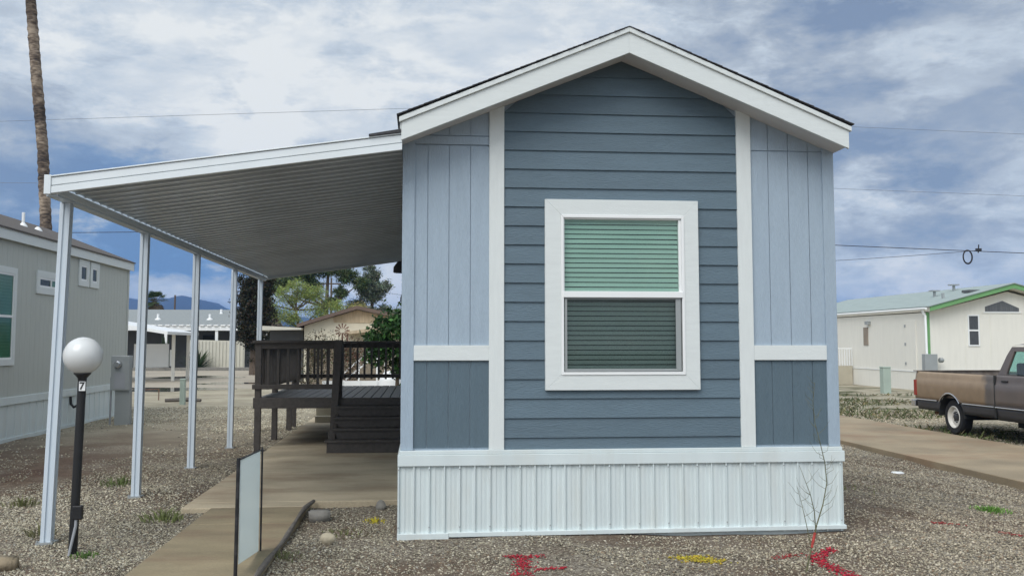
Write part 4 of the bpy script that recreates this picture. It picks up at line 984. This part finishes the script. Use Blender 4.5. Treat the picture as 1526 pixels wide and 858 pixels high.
for x in (-2.9,-1.5): 
    b = MB(); b.box(x-.04,x+.04,hy-1.55,hy-1.47,0,2.05); b.build('awning_post', M['rust'], BH)
SHD = thing('garden_shed', (-5.6,41,0), 'dark shed with a pale flat awning left of the tan house', 'shed')
b = MB(); b.box(-6.2,-4.85,40.5,43,0,2.1); b.build('wall', M['far_wall'], SHD)
b = MB(); b.prism([(-6.55,2.10),(-4.8,2.12),(-4.8,2.19),(-5.2,2.22),(-6.3,2.27),(-6.55,2.17)],'y',39.4,43.2); b.build('roof', M['beige_panel'], SHD)
WH = thing('white_shed', (-8.6,52,0), 'small white gabled outbuilding between the cypress and the dark shed', 'shed')
b = MB(); b.prism([(-8.75,0),(-7.75,0),(-7.75,2.15),(-8.62,3.07),(-8.75,2.95)],'y',52,56); b.build('wall', M['vinyl'], WH)
b = MB(); b.prism([(-8.62,3.22),(-7.6,2.12),(-7.6,1.99),(-8.62,3.07)],'y',51.7,56.2); b.prism([(-8.62,3.22),(-8.95,2.92),(-8.95,2.77),(-8.62,3.07)],'y',51.7,56.2); b.build('roof', M['brown_trim'], WH)
b = MB(); b.box(-8.2,-7.95,51.96,51.999,1.2,2.0); b.build('window', M['dark'], WH)
# windmill ornament
WM = thing('garden_windmill', (-2.1,27,0), 'rusty garden windmill wheel in front of the tan house', 'windmill')
b = MB(); b.tube([(-2.17,27,0),(-2.17,27,1.86)], .025, 6); b.build('mast', M['rust'], WM)
b = MB(); c = Vector((-2.17,26.94,1.92))
for k in range(12):
    a = 2*PI*k/12; d = Vector((math.cos(a),0,math.sin(a))); s_ = Vector((-math.sin(a),.25,math.cos(a)))
    b.add([c+d*.07-s_*.012, c+d*.07+s_*.012, c+d*.20+s_*.022, c+d*.20-s_*.022],[(0,1,2,3)])
b.build('wheel', M['rust'], WM, fix=False, smooth=False)
def loose_shrub(x,y,w,h,n,label,col,col2):
    t = np.concatenate([ball_pts(n//4,(x+rng.normal(0,w*.3),y+rng.normal(0,.2),h*(.3+.5*rng.random())),(w*.45,w*.4,h*.35),.2) for _ in range(4)])
    o = leaf_mesh('shrub', M['leaf'], None, t, .07, tones(len(t),col,.35,col2,.4), loc=(x,y,0), aspect=.35); return tag(o,label,'shrub','leggy shrubs behind the deck')
loose_shrub(-2.9,26,1.3,1.85,2600,'leggy brownish shrub behind the left of the deck rail',(.10,.075,.045),(.05,.065,.03))
loose_shrub(-1.6,27.5,1.3,1.85,2600,'reddish twiggy shrub beside the garden windmill',(.13,.065,.045),(.07,.075,.035))
# white porch stair with handrail, low wall, dome
PS = thing('porch_steps', (-1.7,30,0), 'white metal stair railing seen through the deck balusters', 'stair railing')
b = MB(); b.bar((-2.5,30,.55),(-1.35,30,1.52),.05,.05); b.bar((-2.5,30,.30),(-1.35,30,1.25),.05,.05); b.build('handrail', M['vinyl'], PS)
for x in (-2.4,-1.9,-1.35,-1.1): 
    b = MB(); b.box(x-.025,x+.025,29.97,30.03,-.02,1.50 if x > -1.5 else .65+(x+2.4)*.84); b.build('post', M['vinyl'], PS)
b = MB(); b.box(-1.35,-.3,30,31.5,-.02,.4); b.build('landing', M['cream_wall'], PS)
b = MB(); b.box(-2.6,-.2,26.0,26.1,0,.58); 
for k in range(6): b.box(-2.55+k*.45,-2.50+k*.45,25.97,25.999,0,.58)
tag(b.build('low_wall', M['vinyl'], loc=(-1.4,26,0)), 'low white panel wall behind the deck floor', 'wall')
b = MB(); b.lathe([(.30,0),(.30,.60),(.27,.72),(.18,.82),(.05,.86),(.005,.865)], (-.78,25.3,0), 24); tag(b.build('water_tank', M['vinyl'], loc=(-.78,25.3,0)), 'white round-topped tank behind the deck balusters', 'tank')
b = MB(); b.box(-.62,-.30,26.6,26.7,0,1.45); tag(b.build('wood_panel', mat('orange_wood',(.42,.26,.10),.7,var=.2,vscale=4,stretch=(6,6,1)), loc=(-.46,26.6,0)), 'orange brown wooden panel behind the right end of the deck rail', 'panel')
b = MB(); b.box(-4.2,-1.2,36.5,36.6,0,1.55)
tag(b.build('wall', mat('old_brown_fence',(.20,.165,.12),.85,var=.4,vscale=4,stretch=(7,7,1)), loc=(-2.7,36.5,0)), 'weathered brown garden wall behind the shrubs', 'wall')

# ------------------------------------------------------------------ right: cream home
RH = thing('mobile_home', (22,38,-.22), 'cream mobile home with green roof trim behind the brown truck', 'mobile home')
rx0, ry0, g0 = 18.8, 34.6, -.25; pkx = 22.05; rx1 = 2*pkx-rx0
def rzz(x): return 3.60-abs(x-pkx)*.262
b = MB(); yy = ry0
b.prism([(rx0,g0+.75),(rx1,g0+.75),(rx1,2.72),(pkx,3.52),(rx0,2.72)],'y',ry0,48); b.build('wall', M['cream'], RH)
b = MB(); b.box(rx0-.03,rx1+.03,ry0-.03,48,g0,g0+.749); b.build('skirt', M['cream'], RH, bevel=.01)
b = MB(); b.box(rx0-.05,rx1,ry0-.055,ry0-.031,g0+.75,g0+.78); b.box(rx0-.055,rx0-.031,ry0-.05,48,g0+.75,g0+.78); b.build('skirt_cap', M['vinyl'], RH)
b = MB()
for s in (-1,1):
    xe = pkx+s*3.30
    b.prism([(pkx,3.63),(xe,2.765),(xe,2.93),(pkx,3.80)],'y',ry0-.42,ry0-.37)
b.build('fascia', M['green'], RH)
b = MB()
for s in (-1,1):
    xe = pkx+s*3.36
    b.prism([(pkx,3.801),(xe,2.925),(xe,2.955),(pkx,3.835)],'y',ry0-.46,48.3)
b.build('roof', M['cream_roof'], RH)
b = MB()
for s in (-1,1):
    xe = pkx+s*3.28
    b.prism([(pkx,3.62),(xe,2.755),(xe,2.92),(pkx,3.79)],'y',ry0-.365,48.2)
b.build('eaves', M['cream'], RH)
b = MB(); b.tube([(18.62,ry0-.35,2.86),(18.62,48,2.86)], .05, 6); b.tube([(18.68,ry0+.1,2.83),(18.74,ry0-.06,2.6),(18.76,ry0-.06,g0)], .045, 8); b.build('gutter', M['vinyl'], RH)
b = MB(); b.box(rx0-.01,rx0+.13,ry0-.012,ry0+.0,.50,2.73); b.build('corner_trim', M['green'], RH)
b = MB(); b.box(21.0,22.6,ry0-.02,ry0-.001,2.70,2.76); b.box(20.3,20.34,ry0-.012,ry0-.001,.5,2.95); b.box(21.3,21.34,ry0-.012,ry0-.001,.5,2.70); b.box(18.95,21.0,ry0-.014,ry0-.001,2.84,2.87); b.build('batten', M['cream'], RH)
b = MB(); b.prism([(21.13,2.765),(22.47,2.765),(22.47,2.90),(21.82,3.17),(21.13,2.95)],'y',ry0-.025,ry0-.001); gw = b.build('gable_window', mat('grey_curtained_pane',(.11,.115,.12),.15,var=.35,vscale=5,stretch=(8,8,.3)), RH)
b = MB(); b.box(21.06,22.54,ry0-.028,ry0-.026,2.72,2.764); b.build('window_sill', M['vinyl'], gw)
def fwin(x0,x1,z0,z1):
    b = MB(); b.box(x0-.05,x1+.05,ry0-.03,ry0-.001,z0-.05,z0); b.box(x0-.05,x1+.05,ry0-.03,ry0-.001,z1,z1+.04); b.box(x0-.05,x0,ry0-.03,ry0-.001,z0,z1); b.box(x1,x1+.05,ry0-.03,ry0-.001,z0,z1); b.box(x0,x1,ry0-.028,ry0-.001,(z0+z1)/2-.03,(z0+z1)/2+.03)
    w = b.build('window', M['vinyl'], RH)
    b = MB(); b.box(x0,x1,ry0-.012,ry0-.001,z0,z1); b.build('pane', mat('smoky_pane',(.06,.065,.07),.1,var=.3,vscale=6,stretch=(6,6,1)), w)
fwin(20.47,20.83,1.52,2.60); fwin(23.2,23.9,1.5,2.6)
b = MB(); b.box(rx0-.03,rx0-.001,35.35,36.25,.5,2.45); b.build('door', M['cream'], RH, bevel=.006)
b = MB()
for z in (.75,1.5,2.2): b.box(rx0-.05,rx0-.031,36.1,36.2,z,z+.1)
b.build('hinge', M['steel'], RH)
b = MB(); b.box(rx0-.03,rx0-.001,39.35,39.75,1.5,2.25); b.build('side_window', mat('brown_blind',(.28,.23,.18),.6), RH)
b = MB(); b.box(rx0-.15,rx0-.001,39.1,39.35,2.36,2.5); b.build('wall_light', M['steel'], RH)
for x, y, h in ((20.6,37.2,.3),(20.0,35.5,.0),(21.6,37.5,.4)):
    z = rzz(x)+.22; b = MB(); b.box(x-.04,x+.04,y-.04,y+.04,z-.1,z+.22); 
    if h: b.box(x-.16,x+.16,y-.16,y+.16,z+.221,z+.27)
    b.build('roof_vent', M['steel'], RH)
b = MB(); b.box(20.7,21.3,34.9,35.4,rzz(21)+.19,rzz(21)+.28); b.build('skylight', M['far_wall'], RH)
MBX = thing('meter_box', (18.6,34.2,-.22), 'grey electric box at the green corner trim of the cream home', 'meter box')
b = MB(); b.box(18.5,18.98,34.2,34.45,.45,1.18); b.build('cabinet', M['steel'], MBX, bevel=.01)
b = MB(); b.lathe([(.09,0),(.09,.12),(.06,.16)], (19.1,34.3,.95), 12,'x'); b.build('meter', M['steel'], MBX)
b = MB(); b.box(18.7,18.8,34.28,34.4,-.25,.449); b.build('conduit', M['conduit'], MBX)
PR = thing('porch_steps', (18.3,41.3,-.22), 'tan entry landing with white railing beside the cream home', 'porch')
b = MB(); b.box(18.05,18.74,40.8,42.2,-.25,.60); b.build('landing', M['tan_block'], PR)
b = MB()
for k in range(4): b.box(17.90-.15*k,18.049-.15*k,40.85,42.1,-.25,.60-.19*(k+1))
b.build('steps', M['tan_block'], PR)
b = MB(); b.box(18.03,18.74,40.78,40.82,1.33,1.38); b.bar((18.05,40.8,1.36),(17.42,40.8,.55),.04,.04); b.bar((18.05,42.2,1.36),(17.42,42.2,.55),.04,.04)
for k in range(7): b.box(18.04+k*.112,18.065+k*.112,40.79,40.815,.60,1.33)
for k in range(4): b.bar((17.92-.15*k,40.8,.45-.19*k),(17.92-.15*k,40.8,1.19-.19*k),.025,.025)
b.build('railing', M['vinyl'], PR)
b = MB(); b.box(18.12,18.66,42.6,43.1,-.25,.56)
for k in range(6): b.box(18.15+k*.085,18.18+k*.085,42.59,42.599,-.2,.52)
tag(b.build('air_conditioner', M['far_wall'], loc=(18.4,42.85,-.25)), 'dark grilled air conditioner beside the white entry railing', 'air conditioner')

# ------------------------------------------------------------------ pickup truck
TR = thing('pickup_truck', (11.25,16.6,-.20), 'faded brown old pickup truck with tan worn bed parked past the driveway', 'truck')
tx0, tx1 = 10.25, 12.25; wz = .14; wr = .338; wyr, wyf = 18.08, 14.15; ar = .455
def arch_z(y, zb):
    for c in (wyr, wyf):
        if abs(y-c) < ar: return max(zb, wz+math.sqrt(ar*ar-(y-c)**2))
    return zb
def skin(ya, yb, zb, levels, m, nm, xoff, both=True, n=60, label=None, parent=TR):
    for s in ((0,1) if both else (0,)):
        b = MB()
        yy = sorted(set(list(np.linspace(ya,yb,n))+[c+ar*k for c in (wyr,wyf) for k in (-1,1,-.999,.999) if ya < c+ar*k < yb]))
        vs = []
        for y in yy:
            lo = arch_z(y, zb)
            for k, z in enumerate(levels):
                zz = max(z, lo); x = np.interp(zz, [p[0] for p in xoff], [p[1] for p in xoff])
                vs.append((tx0+x if s == 0 else tx1-x, y, zz))
        k = len(levels); q = len(yy)
        b.add(vs, [(i*k+j, (i+1)*k+j, (i+1)*k+j+1, i*k+j+1) for i in range(q-1) for j in range(k-1)])
        o = b.build(nm, m, parent, fix=False, smooth=True, label=label)
        so = o.modifiers.new('Solidify','SOLIDIFY'); so.thickness = .03; so.offset = 0
prof = [(.22,.05),(.40,.022),(.43,.010),(.60,.0),(.80,.0),(.83,.018),(.95,.040),(.985,.055)]
skin(16.60,19.38,.435,[.435,.5,.6,.7,.80,.83,.9,.95,.985],M['truck_tan'],'bed_side',prof,label='tan worn bed side')
skin(16.60,19.34,.225,[.225,.3,.36,.415],M['truck_dark'],'lower_panel',prof)
b = MB()
for s in (0,1):
    x = tx0-.010 if s == 0 else tx1+.010
    for ya, yb in ((16.60,wyr-ar),(wyr+ar,19.36),(14.62,16.56),(13.2,wyf-ar)): b.tube([(x,ya,.425),(x,yb,.425)], .012, 6)
    for c in (wyr,wyf): b.tube([(x-.006 if s == 0 else x+.006,c+ar*math.cos(a),wz+ar*math.sin(a)) for a in np.linspace(.66,PI-.66,20)], .016, 6)
b.build('chrome_trim', M['chrome'], TR)
b = MB(); b.box(tx0+.06,tx1-.06,19.33,19.39,.45,.99); b.box(tx0-.02,tx1+.02,19.30,19.42,.991,1.012); b.build('tailgate', M['bed'], TR, bevel=.008)
b = MB(); b.box(tx0+.07,tx1-.07,16.62,19.32,.50,.54); b.box(tx0+.07,tx1-.07,16.60,16.64,.50,1.0)
for s in (0,1):
    xa = tx0+.085 if s == 0 else tx1-.115; b.box(xa,xa+.03,16.64,19.32,.54,.965)
b.build('bed_liner', M['bed'], TR)
for x in (tx0,tx1-.03):
    b = MB(); b.box(x-.024 if x < 11 else x,x+.045 if x < 11 else x+.06,19.30,19.41,.50,.82); b.build('tail_light', M['red_lens'], TR, bevel=.006)
b = MB(); b.box(tx0+.0,tx1-.0,19.42,19.58,.27,.40); b.box(tx0+.3,tx0+.36,19.3,19.42,.28,.36); b.box(tx1-.36,tx1-.3,19.3,19.42,.28,.36); b.build('rear_bumper', M['chrome'], TR, bevel=.012)
# cab
skin(14.62,16.555,.435,[.435,.55,.7,.80,.83,.9,.96,1.0],M['truck_grey'],'cab_side',[(.22,.05),(.40,.022),(.43,.010),(.60,.0),(.80,.0),(.83,.018),(.95,.034),(1.0,.045)])
skin(13.25,16.555,.20,[.20,.3,.36,.415],M['truck_dark'],'rocker_panel',prof)
skin(13.25,14.615,.435,[.435,.6,.8,.86,.95,1.0],M['truck_grey'],'fender',[(.22,.05),(.43,.010),(.60,.0),(.80,.0),(.83,.018),(1.0,.07)])
b = MB(); b.box(tx0+.07,tx1-.07,13.3,14.6,.985,1.03); b.build('hood', M['truck_grey'], TR, bevel=.02)
b = MB(); b.box(tx0+.06,tx1-.06,16.50,16.56,.30,1.0); b.box(tx0+.06,tx1-.06,14.62,16.5,.26,.30); b.build('cab_floor', M['truck_grey'], TR)
b = MB(); b.box(tx0+.05,tx1-.05,13.2,13.26,.45,.98); b.build('grille', M['chrome'], TR, bevel=.01)
for x in (tx0+.2,tx1-.4): 
    b = MB(); b.box(x,x+.2,13.17,13.199,.70,.86); b.build('headlight', M['glass_plain'], TR)
b = MB(); b.box(tx0-.01,tx1+.01,13.02,13.14,.27,.44); b.build('front_bumper', M['chrome'], TR, bevel=.012)
# greenhouse: pillars, roof, panes
def pil(b, x, pts, th=.05):
    b.prism(pts,'x',x,x+th)
b = MB()
inx = .10
for s in (0,1):
    x = tx0+.05 if s == 0 else tx1-.10
    # lean the sides inwards towards the roof
    def lean(pts):
        q0 = len(b.v); pil(b, x, pts)
        for i in range(q0, len(b.v)):
            v = b.v[i]; t = (v[2]-1.0)/.55*inx; b.v[i] = (v[0]+(t if s == 0 else -t), v[1], v[2])
    lean([(16.55,1.0),(16.30,1.0),(16.30,1.035),(16.16,1.40),(16.14,1.46),(16.12,1.505),(16.24,1.505),(16.36,1.35)])
    lean([(16.16,1.42),(15.0,1.42),(15.0,1.505),(16.13,1.505)])
    lean([(15.06,1.46),(14.94,1.50),(14.50,1.0),(14.66,1.0)])
    lean([(15.30,1.0),(15.26,1.0),(15.26,1.42),(15.30,1.42)])
b.build('window_frame', M['truck_grey'], TR, bevel=.008)
b = MB(); vs = []
nyy = np.linspace(14.92,16.27,10); nxx = np.linspace(tx0+.145,tx1-.145,10)
for y in nyy:
    for x in nxx:
        e = 1-((y-15.6)/.72)**6*.55-abs((x-11.25)/.86)**6*.55
        vs.append((x,y,1.505+.075*max(0,e)))
b.add(vs, [(j*10+i,j*10+i+1,(j+1)*10+i+1,(j+1)*10+i) for j in range(9) for i in range(9)])
b.box(tx0+.15,tx1-.15,14.95,16.24,1.485,1.504)
b.build('cab_roof', M['truck_grey'], TR, smooth=True)
b = MB()
for s in (0,1):
    f = 1 if s == 0 else -1; x = tx0+.075 if s == 0 else tx1-.075
    b.add([(x+f*.005,16.29,1.02),(x+f*.005,14.66,1.02),(x+f*.077,15.05,1.42),(x+f*.077,16.15,1.42)],[(0,1,2,3)])
b.add([(tx0+.08,16.50,1.02),(tx1-.08,16.50,1.02),(tx1-.16,16.26,1.47),(tx0+.16,16.26,1.47)],[(0,1,2,3)])
b.add([(tx0+.08,14.55,1.02),(tx1-.08,14.55,1.02),(tx1-.16,14.97,1.48),(tx0+.16,14.97,1.48)],[(0,1,2,3)])
b.build('cab_glass', glass_mat('teal_auto_glass',(.55,.80,.75),.10), TR, fix=False)
b = MB(); b.box(tx0+.25,tx1-.25,16.15,16.32,.5,1.22); b.box(tx0+.2,tx1-.2,15.6,16.14,.5,.75); b.box(tx0+.12,tx1-.12,14.66,14.9,.75,1.0); b.build('seat', M['dark'], TR, bevel=.04)
b = MB(); b.lathe([(.17,-.012),(.19,-.012),(.19,.012),(.17,.012)], (11.7,15.1,1.0), 20,'y'); b.build('steering_wheel', M['black'], TR)
b = MB(); b.box(tx0-.19,tx0-.03,15.10,15.15,1.03,1.15); b.tube([(tx0-.05,15.12,1.06),(tx0+.06,15.1,1.0)], .012, 6); b.build('mirror', M['chrome'], TR, bevel=.012)
b = MB(); b.box(tx0-.012,tx0+.01,16.18,16.36,.88,.91); b.build('door_handle', M['black'], TR, bevel=.005)
b = MB(); b.box(tx0-.003,tx0+.02,16.556,16.598,.24,.99); b.build('panel_gap', M['dark'], TR)
b = MB(); b.box(tx0+.45,tx0+.6,13.4,19.3,.16,.30); b.box(tx1-.6,tx1-.45,13.4,19.3,.16,.30); b.box(tx0+.2,tx1-.2,wyr-.06,wyr+.06,.08,.20); b.box(tx0+.5,tx1-.5,15.6,16.7,.05,.28); b.build('chassis', M['dark'], TR)
b = MB(); b.tube([(tx0+.12,18.85,.17),(tx0+.35,18.6,.18),(tx0+.5,17.0,.2)], .035, 8); b.build('exhaust_pipe', M['rust'], TR)
b = MB(); 
for x in (tx0+.36,tx1-.40): b.box(x,x+.02,wyr-.46,wyr+.46,.2,.62)
for c in (wyr,wyf):
    an = np.linspace(0,PI,15)
    for x0,x1 in ((tx0+.02,tx0+.359),(tx1-.359,tx1-.02)):
        b.prism([(c+.452*math.cos(a),wz+.452*math.sin(a)) for a in an]+[(c+.440*math.cos(a),wz+.440*math.sin(a)) for a in an[::-1]],'x',x0,x1)
b.build('wheel_well', M['dark'], TR)
def wheel(x, y, f):
    b = MB(); w = .22
    b.lathe([(.215,0),(.25,-.012),(.31,-.008),(.332,.02),(.338,.05),(.338,w-.05),(.332,w-.02),(.25,w),(.215,w),(.20,w-.02),(.20,.02),(.215,0)], (0,0,0), 36, 'x', False)
    b.v = [(x+f*v[0], y+v[1], wz+v[2]) for v in b.v]
    o = b.build('wheel', M['tyre'], TR)
    b = MB(); b.lathe([(.216,.0),(.206,-.010),(.196,-.004),(.190,.045),(.172,.065),(.160,.050),(.115,.040),(.108,.075),(.06,.075),(.002,.07)], (0,0,0), 32, 'x', False)
    b.v = [(x+f*v[0], y+v[1], wz+v[2]) for v in b.v]; r = b.build('rim', M['rim'], o)
    b = MB()
    for k in range(8):
        a = 2*PI*k/8; b.tube([(x+f*.09,y+.098*math.cos(a),wz+.098*math.sin(a)),(x+f*.045,y+.098*math.cos(a),wz+.098*math.sin(a))], .010, 6)
    b.tube([(x+f*.09,y,wz),(x+f*.03,y,wz),(x+f*.012,y,wz)], [.075,.070,.035], 16); b.build('hub', M['truck_dark'], o)
for y in (wyr,wyf): wheel(tx0+.075,y,1); wheel(tx1-.075,y,-1)

# ------------------------------------------------------------------ overhead lines
def wire(p, q, sag, r, m, label):
    b = MB(); P, Q = Vector(p), Vector(q); pts = []
    for k in range(25):
        t = k/24; pts.append(P.lerp(Q,t)-Vector((0,0,sag*4*t*(1-t))))
    b.tube(pts, r, 5, False); o = b.build('overhead_wire', m, loc=tuple(P)); return tag(o, label, 'cable', 'overhead cables')
wire((-40,50,11.6),(4.6,50,14.1),-.02,.010,M['wire_grey'],'thin grey overhead cable crossing the upper left sky behind the palm trunk')
wire((16,50,13.5),(60,50,12.7),.05,.010,M['wire_grey'],'upper thin overhead cable leaving the right eave')
wire((-60,60,10.9),(-10,60,11.35),.05,.010,M['wire_grey'],'faint overhead cable left of the awning corner')
wire((-60,48,6.3),(-4,48,7.15),.1,.016,M['wire'],'dark overhead cable between the first two awning posts')
wire((12,60,11.95),(70,60,10.6),.0,.012,M['wire_grey'],'second overhead cable down on the right side')
wire((8,55,7.95),(70,55,6.15),.12,.022,M['wire'],'thick dark overhead cable above the cream home')
wire((8,55,5.85),(33.3,55,7.15),.25,.014,M['wire'],'thin rising overhead cable that meets the coil')
wire((-8.3,90,7.1),(8,80,4.6),.25,.014,M['wire'],'sloping overhead cable beside the lone pine')
CO = thing('cable_coil', (32.6,55,6.85), 'black cable coil hanging from the thick overhead cable', 'cable coil')
b = MB()
for k in range(3): b.tube([(32.62+.02*k+(.26+.02*k)*math.cos(a), 55+.03*k, 6.75+(.38+.02*k)*math.sin(a)) for a in np.linspace(0,2*PI,22)], .03, 6)
b.build('loop', M['wire'], CO)
b = MB(); b.box(33.15,33.5,54.95,55.05,7.12,7.27); b.tube([(33.3,55,7.0),(33.35,55,7.5)], .04, 6); b.build('splice_case', M['wire'], CO)

# ------------------------------------------------------------------ sky, light, camera
SUN_EL, SUN_AZ = math.radians(48), math.radians(212)      # azimuth clockwise from +Y: behind and left of the viewer
sd = Vector((math.sin(SUN_AZ)*math.cos(SUN_EL), math.cos(SUN_AZ)*math.cos(SUN_EL), math.sin(SUN_EL)))
w = bpy.data.worlds.new('World'); bpy.context.scene.world = w; w.use_nodes = True
nt = w.node_tree; L = nt.links.new; bg = nt.nodes['Background']; out = nt.nodes['World Output']
sky = N(nt, 'ShaderNodeTexSky'); sky.sky_type = 'NISHITA'; sky.sun_disc = False; sky.sun_elevation = SUN_EL; sky.sun_rotation = SUN_AZ
L(sky.outputs[0], bg.inputs['Color']); bg.inputs['Strength'].default_value = .09
tc = N(nt, 'ShaderNodeTexCoord'); D_ = tc.outputs['Generated']
def math_(op, a, b_=None, c=None, clamp=False):
    n = N(nt, 'ShaderNodeMath', operation=op, use_clamp=clamp)
    for i, v in enumerate((a,b_,c)):
        if v is None: continue
        if isinstance(v,(int,float)): n.inputs[i].default_value = v
        else: L(v, n.inputs[i])
    return n.outputs[0]
def blob(d, r):
    n = N(nt, 'ShaderNodeVectorMath', operation='DOT_PRODUCT'); L(D_, n.inputs[0]); v = Vector(d).normalized(); n.inputs[1].default_value = v
    k = 1/(1-math.cos(math.radians(r)))
    return math_('EXPONENT', math_('MULTIPLY', math_('SUBTRACT', n.outputs['Value'], 1.0), k))
sp = N(nt, 'ShaderNodeSeparateXYZ'); L(D_, sp.inputs[0])
zz_ = math_('ADD', math_('MULTIPLY', math_('MAXIMUM', sp.outputs['Z'], 0.0), .9), .62)      # clouds flatten a little towards the horizon
cv = N(nt, 'ShaderNodeCombineXYZ'); L(math_('DIVIDE', sp.outputs['X'], zz_), cv.inputs[0]); L(math_('DIVIDE', sp.outputs['Y'], zz_), cv.inputs[1]); L(math_('MULTIPLY', sp.outputs['Z'], 2.6), cv.inputs[2])
def cn(scale, det, rough, dist, off):
    mp = N(nt, 'ShaderNodeMapping'); mp.inputs['Location'].default_value = off; L(cv.outputs[0], mp.inputs['Vector'])
    n = N(nt, 'ShaderNodeTexNoise'); n.inputs['Scale'].default_value = scale; n.inputs['Detail'].default_value = det; n.inputs['Roughness'].default_value = rough; n.inputs['Distortion'].default_value = dist
    L(mp.outputs[0], n.inputs['Vector']); return n.outputs['Fac']
n1 = cn(3.6, 10, .60, .15, (3.1,1.7,.4)); n2 = cn(9.5, 8, .62, .1, (7.2,.3,2.)); n3 = cn(1.3, 4, .5, 0, (1.2,5.7,0))
val = math_('MULTIPLY_ADD', math_('SUBTRACT', n1, .5), .95, .69)
val = math_('MULTIPLY_ADD', math_('SUBTRACT', n2, .5), .50, val)
val = math_('MULTIPLY_ADD', math_('SUBTRACT', n3, .5), .85, val)
# puffy cloud edges: a sharper step in a second field, lit on its upper side
def step_(f, a, b_):
    n = N(nt, 'ShaderNodeMapRange', interpolation_type='SMOOTHSTEP'); n.inputs['From Min'].default_value = a; n.inputs['From Max'].default_value = b_; L(f, n.inputs['Value']); return n.outputs[0]
pf1 = cn(4.6, 11, .62, .25, (9.3,4.4,1.1)); pf2 = cn(7.5, 10, .64, .2, (5.0,7.7,4.2))
val = math_('MULTIPLY_ADD', math_('SUBTRACT', step_(pf1, .44, .57), .5), .22, val)
val = math_('MULTIPLY_ADD', math_('SUBTRACT', step_(pf2, .46, .60), .5), .15, val)
wob = math_('MAXIMUM', math_('MULTIPLY_ADD', math_('SUBTRACT', cn(9.0, 10, .62, .2, (2.2,8.1,3.3)), .5), 7.0, 1.0), 0.0)
band = math_('EXPONENT', math_('MULTIPLY', math_('POWER', math_('DIVIDE', math_('SUBTRACT', sp.outputs['Z'], .052), .014), 2.0), -1.0))
val = math_('ADD', val, math_('MULTIPLY', math_('MULTIPLY', band, blob((-.2,.978,.05), 9)), math_('MULTIPLY', wob, .42)))
for d, r, a in BLOBS:
    val = math_('ADD', val, math_('MULTIPLY', math_('MULTIPLY', blob(d, r), a), wob))
cr = N(nt, 'ShaderNodeValToRGB'); L(val, cr.inputs[0]); e = cr.color_ramp.elements
e[0].position = .10; e[0].color = (.225,.29,.40,1); e[1].position = .98; e[1].color = (.83,.855,.85,1)
for p, c in RAMP: x = e.new(p); x.color = (*c,1)
# thin broken cover: the blue sky shows in the gaps; the cloud is brighter round the hidden sun behind the viewer
glow = math_('MULTIPLY_ADD', blob(sd, 48), GLOW, CLOUD)
blue = N(nt, 'ShaderNodeMix', data_type='RGBA', blend_type='MULTIPLY'); L(math_('MULTIPLY', blob((-.25,.964,.085), 8), step_(val, .62, .25), clamp=True), blue.inputs['Factor'])
L(cr.outputs[0], blue.inputs['A']); blue.inputs['B'].default_value = (.55,.80,1.08,1)        # bluer rain cloud low over the mountains
bg2 = N(nt, 'ShaderNodeBackground'); L(blue.outputs['Result'], bg2.inputs['Color']); L(glow, bg2.inputs['Strength'])
ms = N(nt, 'ShaderNodeMixShader'); cov = N(nt, 'ShaderNodeMapRange'); cov.inputs['From Min'].default_value = .05; cov.inputs['From Max'].default_value = .42; cov.inputs['To Min'].default_value = .90; cov.inputs['To Max'].default_value = .97
L(val, cov.inputs['Value']); L(cov.outputs[0], ms.inputs[0]); L(bg.outputs[0], ms.inputs[1]); L(bg2.outputs[0], ms.inputs[2]); L(ms.outputs[0], out.inputs['Surface'])

sl = bpy.data.lights.new('sun', 'SUN'); sl.energy = SUN; sl.angle = math.radians(40); sl.color = (1,.965,.92)
so = bpy.data.objects.new('sun', sl); C.objects.link(so); so.rotation_euler = sd.to_track_quat('Z','Y').to_euler(); so.location = sd*50

cam = bpy.data.cameras.new('camera'); co = bpy.data.objects.new('camera', cam); C.objects.link(co)
co.location = (0,0,1.56); co.rotation_euler = (math.radians(90+4.368), 0, math.radians(-5.340))
cam.sensor_width = 36; cam.lens = 1440/1526*36; cam.shift_y = -27/1526; cam.clip_end = 20000; cam.clip_start = .05
sc_ = bpy.context.scene; sc_.camera = co
sc_.view_settings.view_transform = 'Standard'; sc_.view_settings.look = 'None'; sc_.view_settings.exposure = EXPO; sc_.view_settings.gamma = 1
sc_.render.engine = 'CYCLES'; sc_.cycles.max_bounces = 6; sc_.cycles.transparent_max_bounces = 8

# the air between here and the mountains
b = MB(); b.box(-3500,4000,-300,3400,-4,150); hz = b.build('haze', bpy.data.materials.new('haze')); tag(hz, 'thin pale haze in the air before the mountains', 'haze', kind='stuff')
m_ = hz.data.materials[0]; m_.use_nodes = True; nt_ = m_.node_tree; nt_.nodes.remove(nt_.nodes['Principled BSDF'])
v_ = nt_.nodes.new('ShaderNodeVolumePrincipled'); v_.inputs['Color'].default_value = (.15,.42,1.0,1); v_.inputs['Density'].default_value = HAZE
nt_.links.new(v_.outputs[0], nt_.nodes['Material Output'].inputs['Volume'])
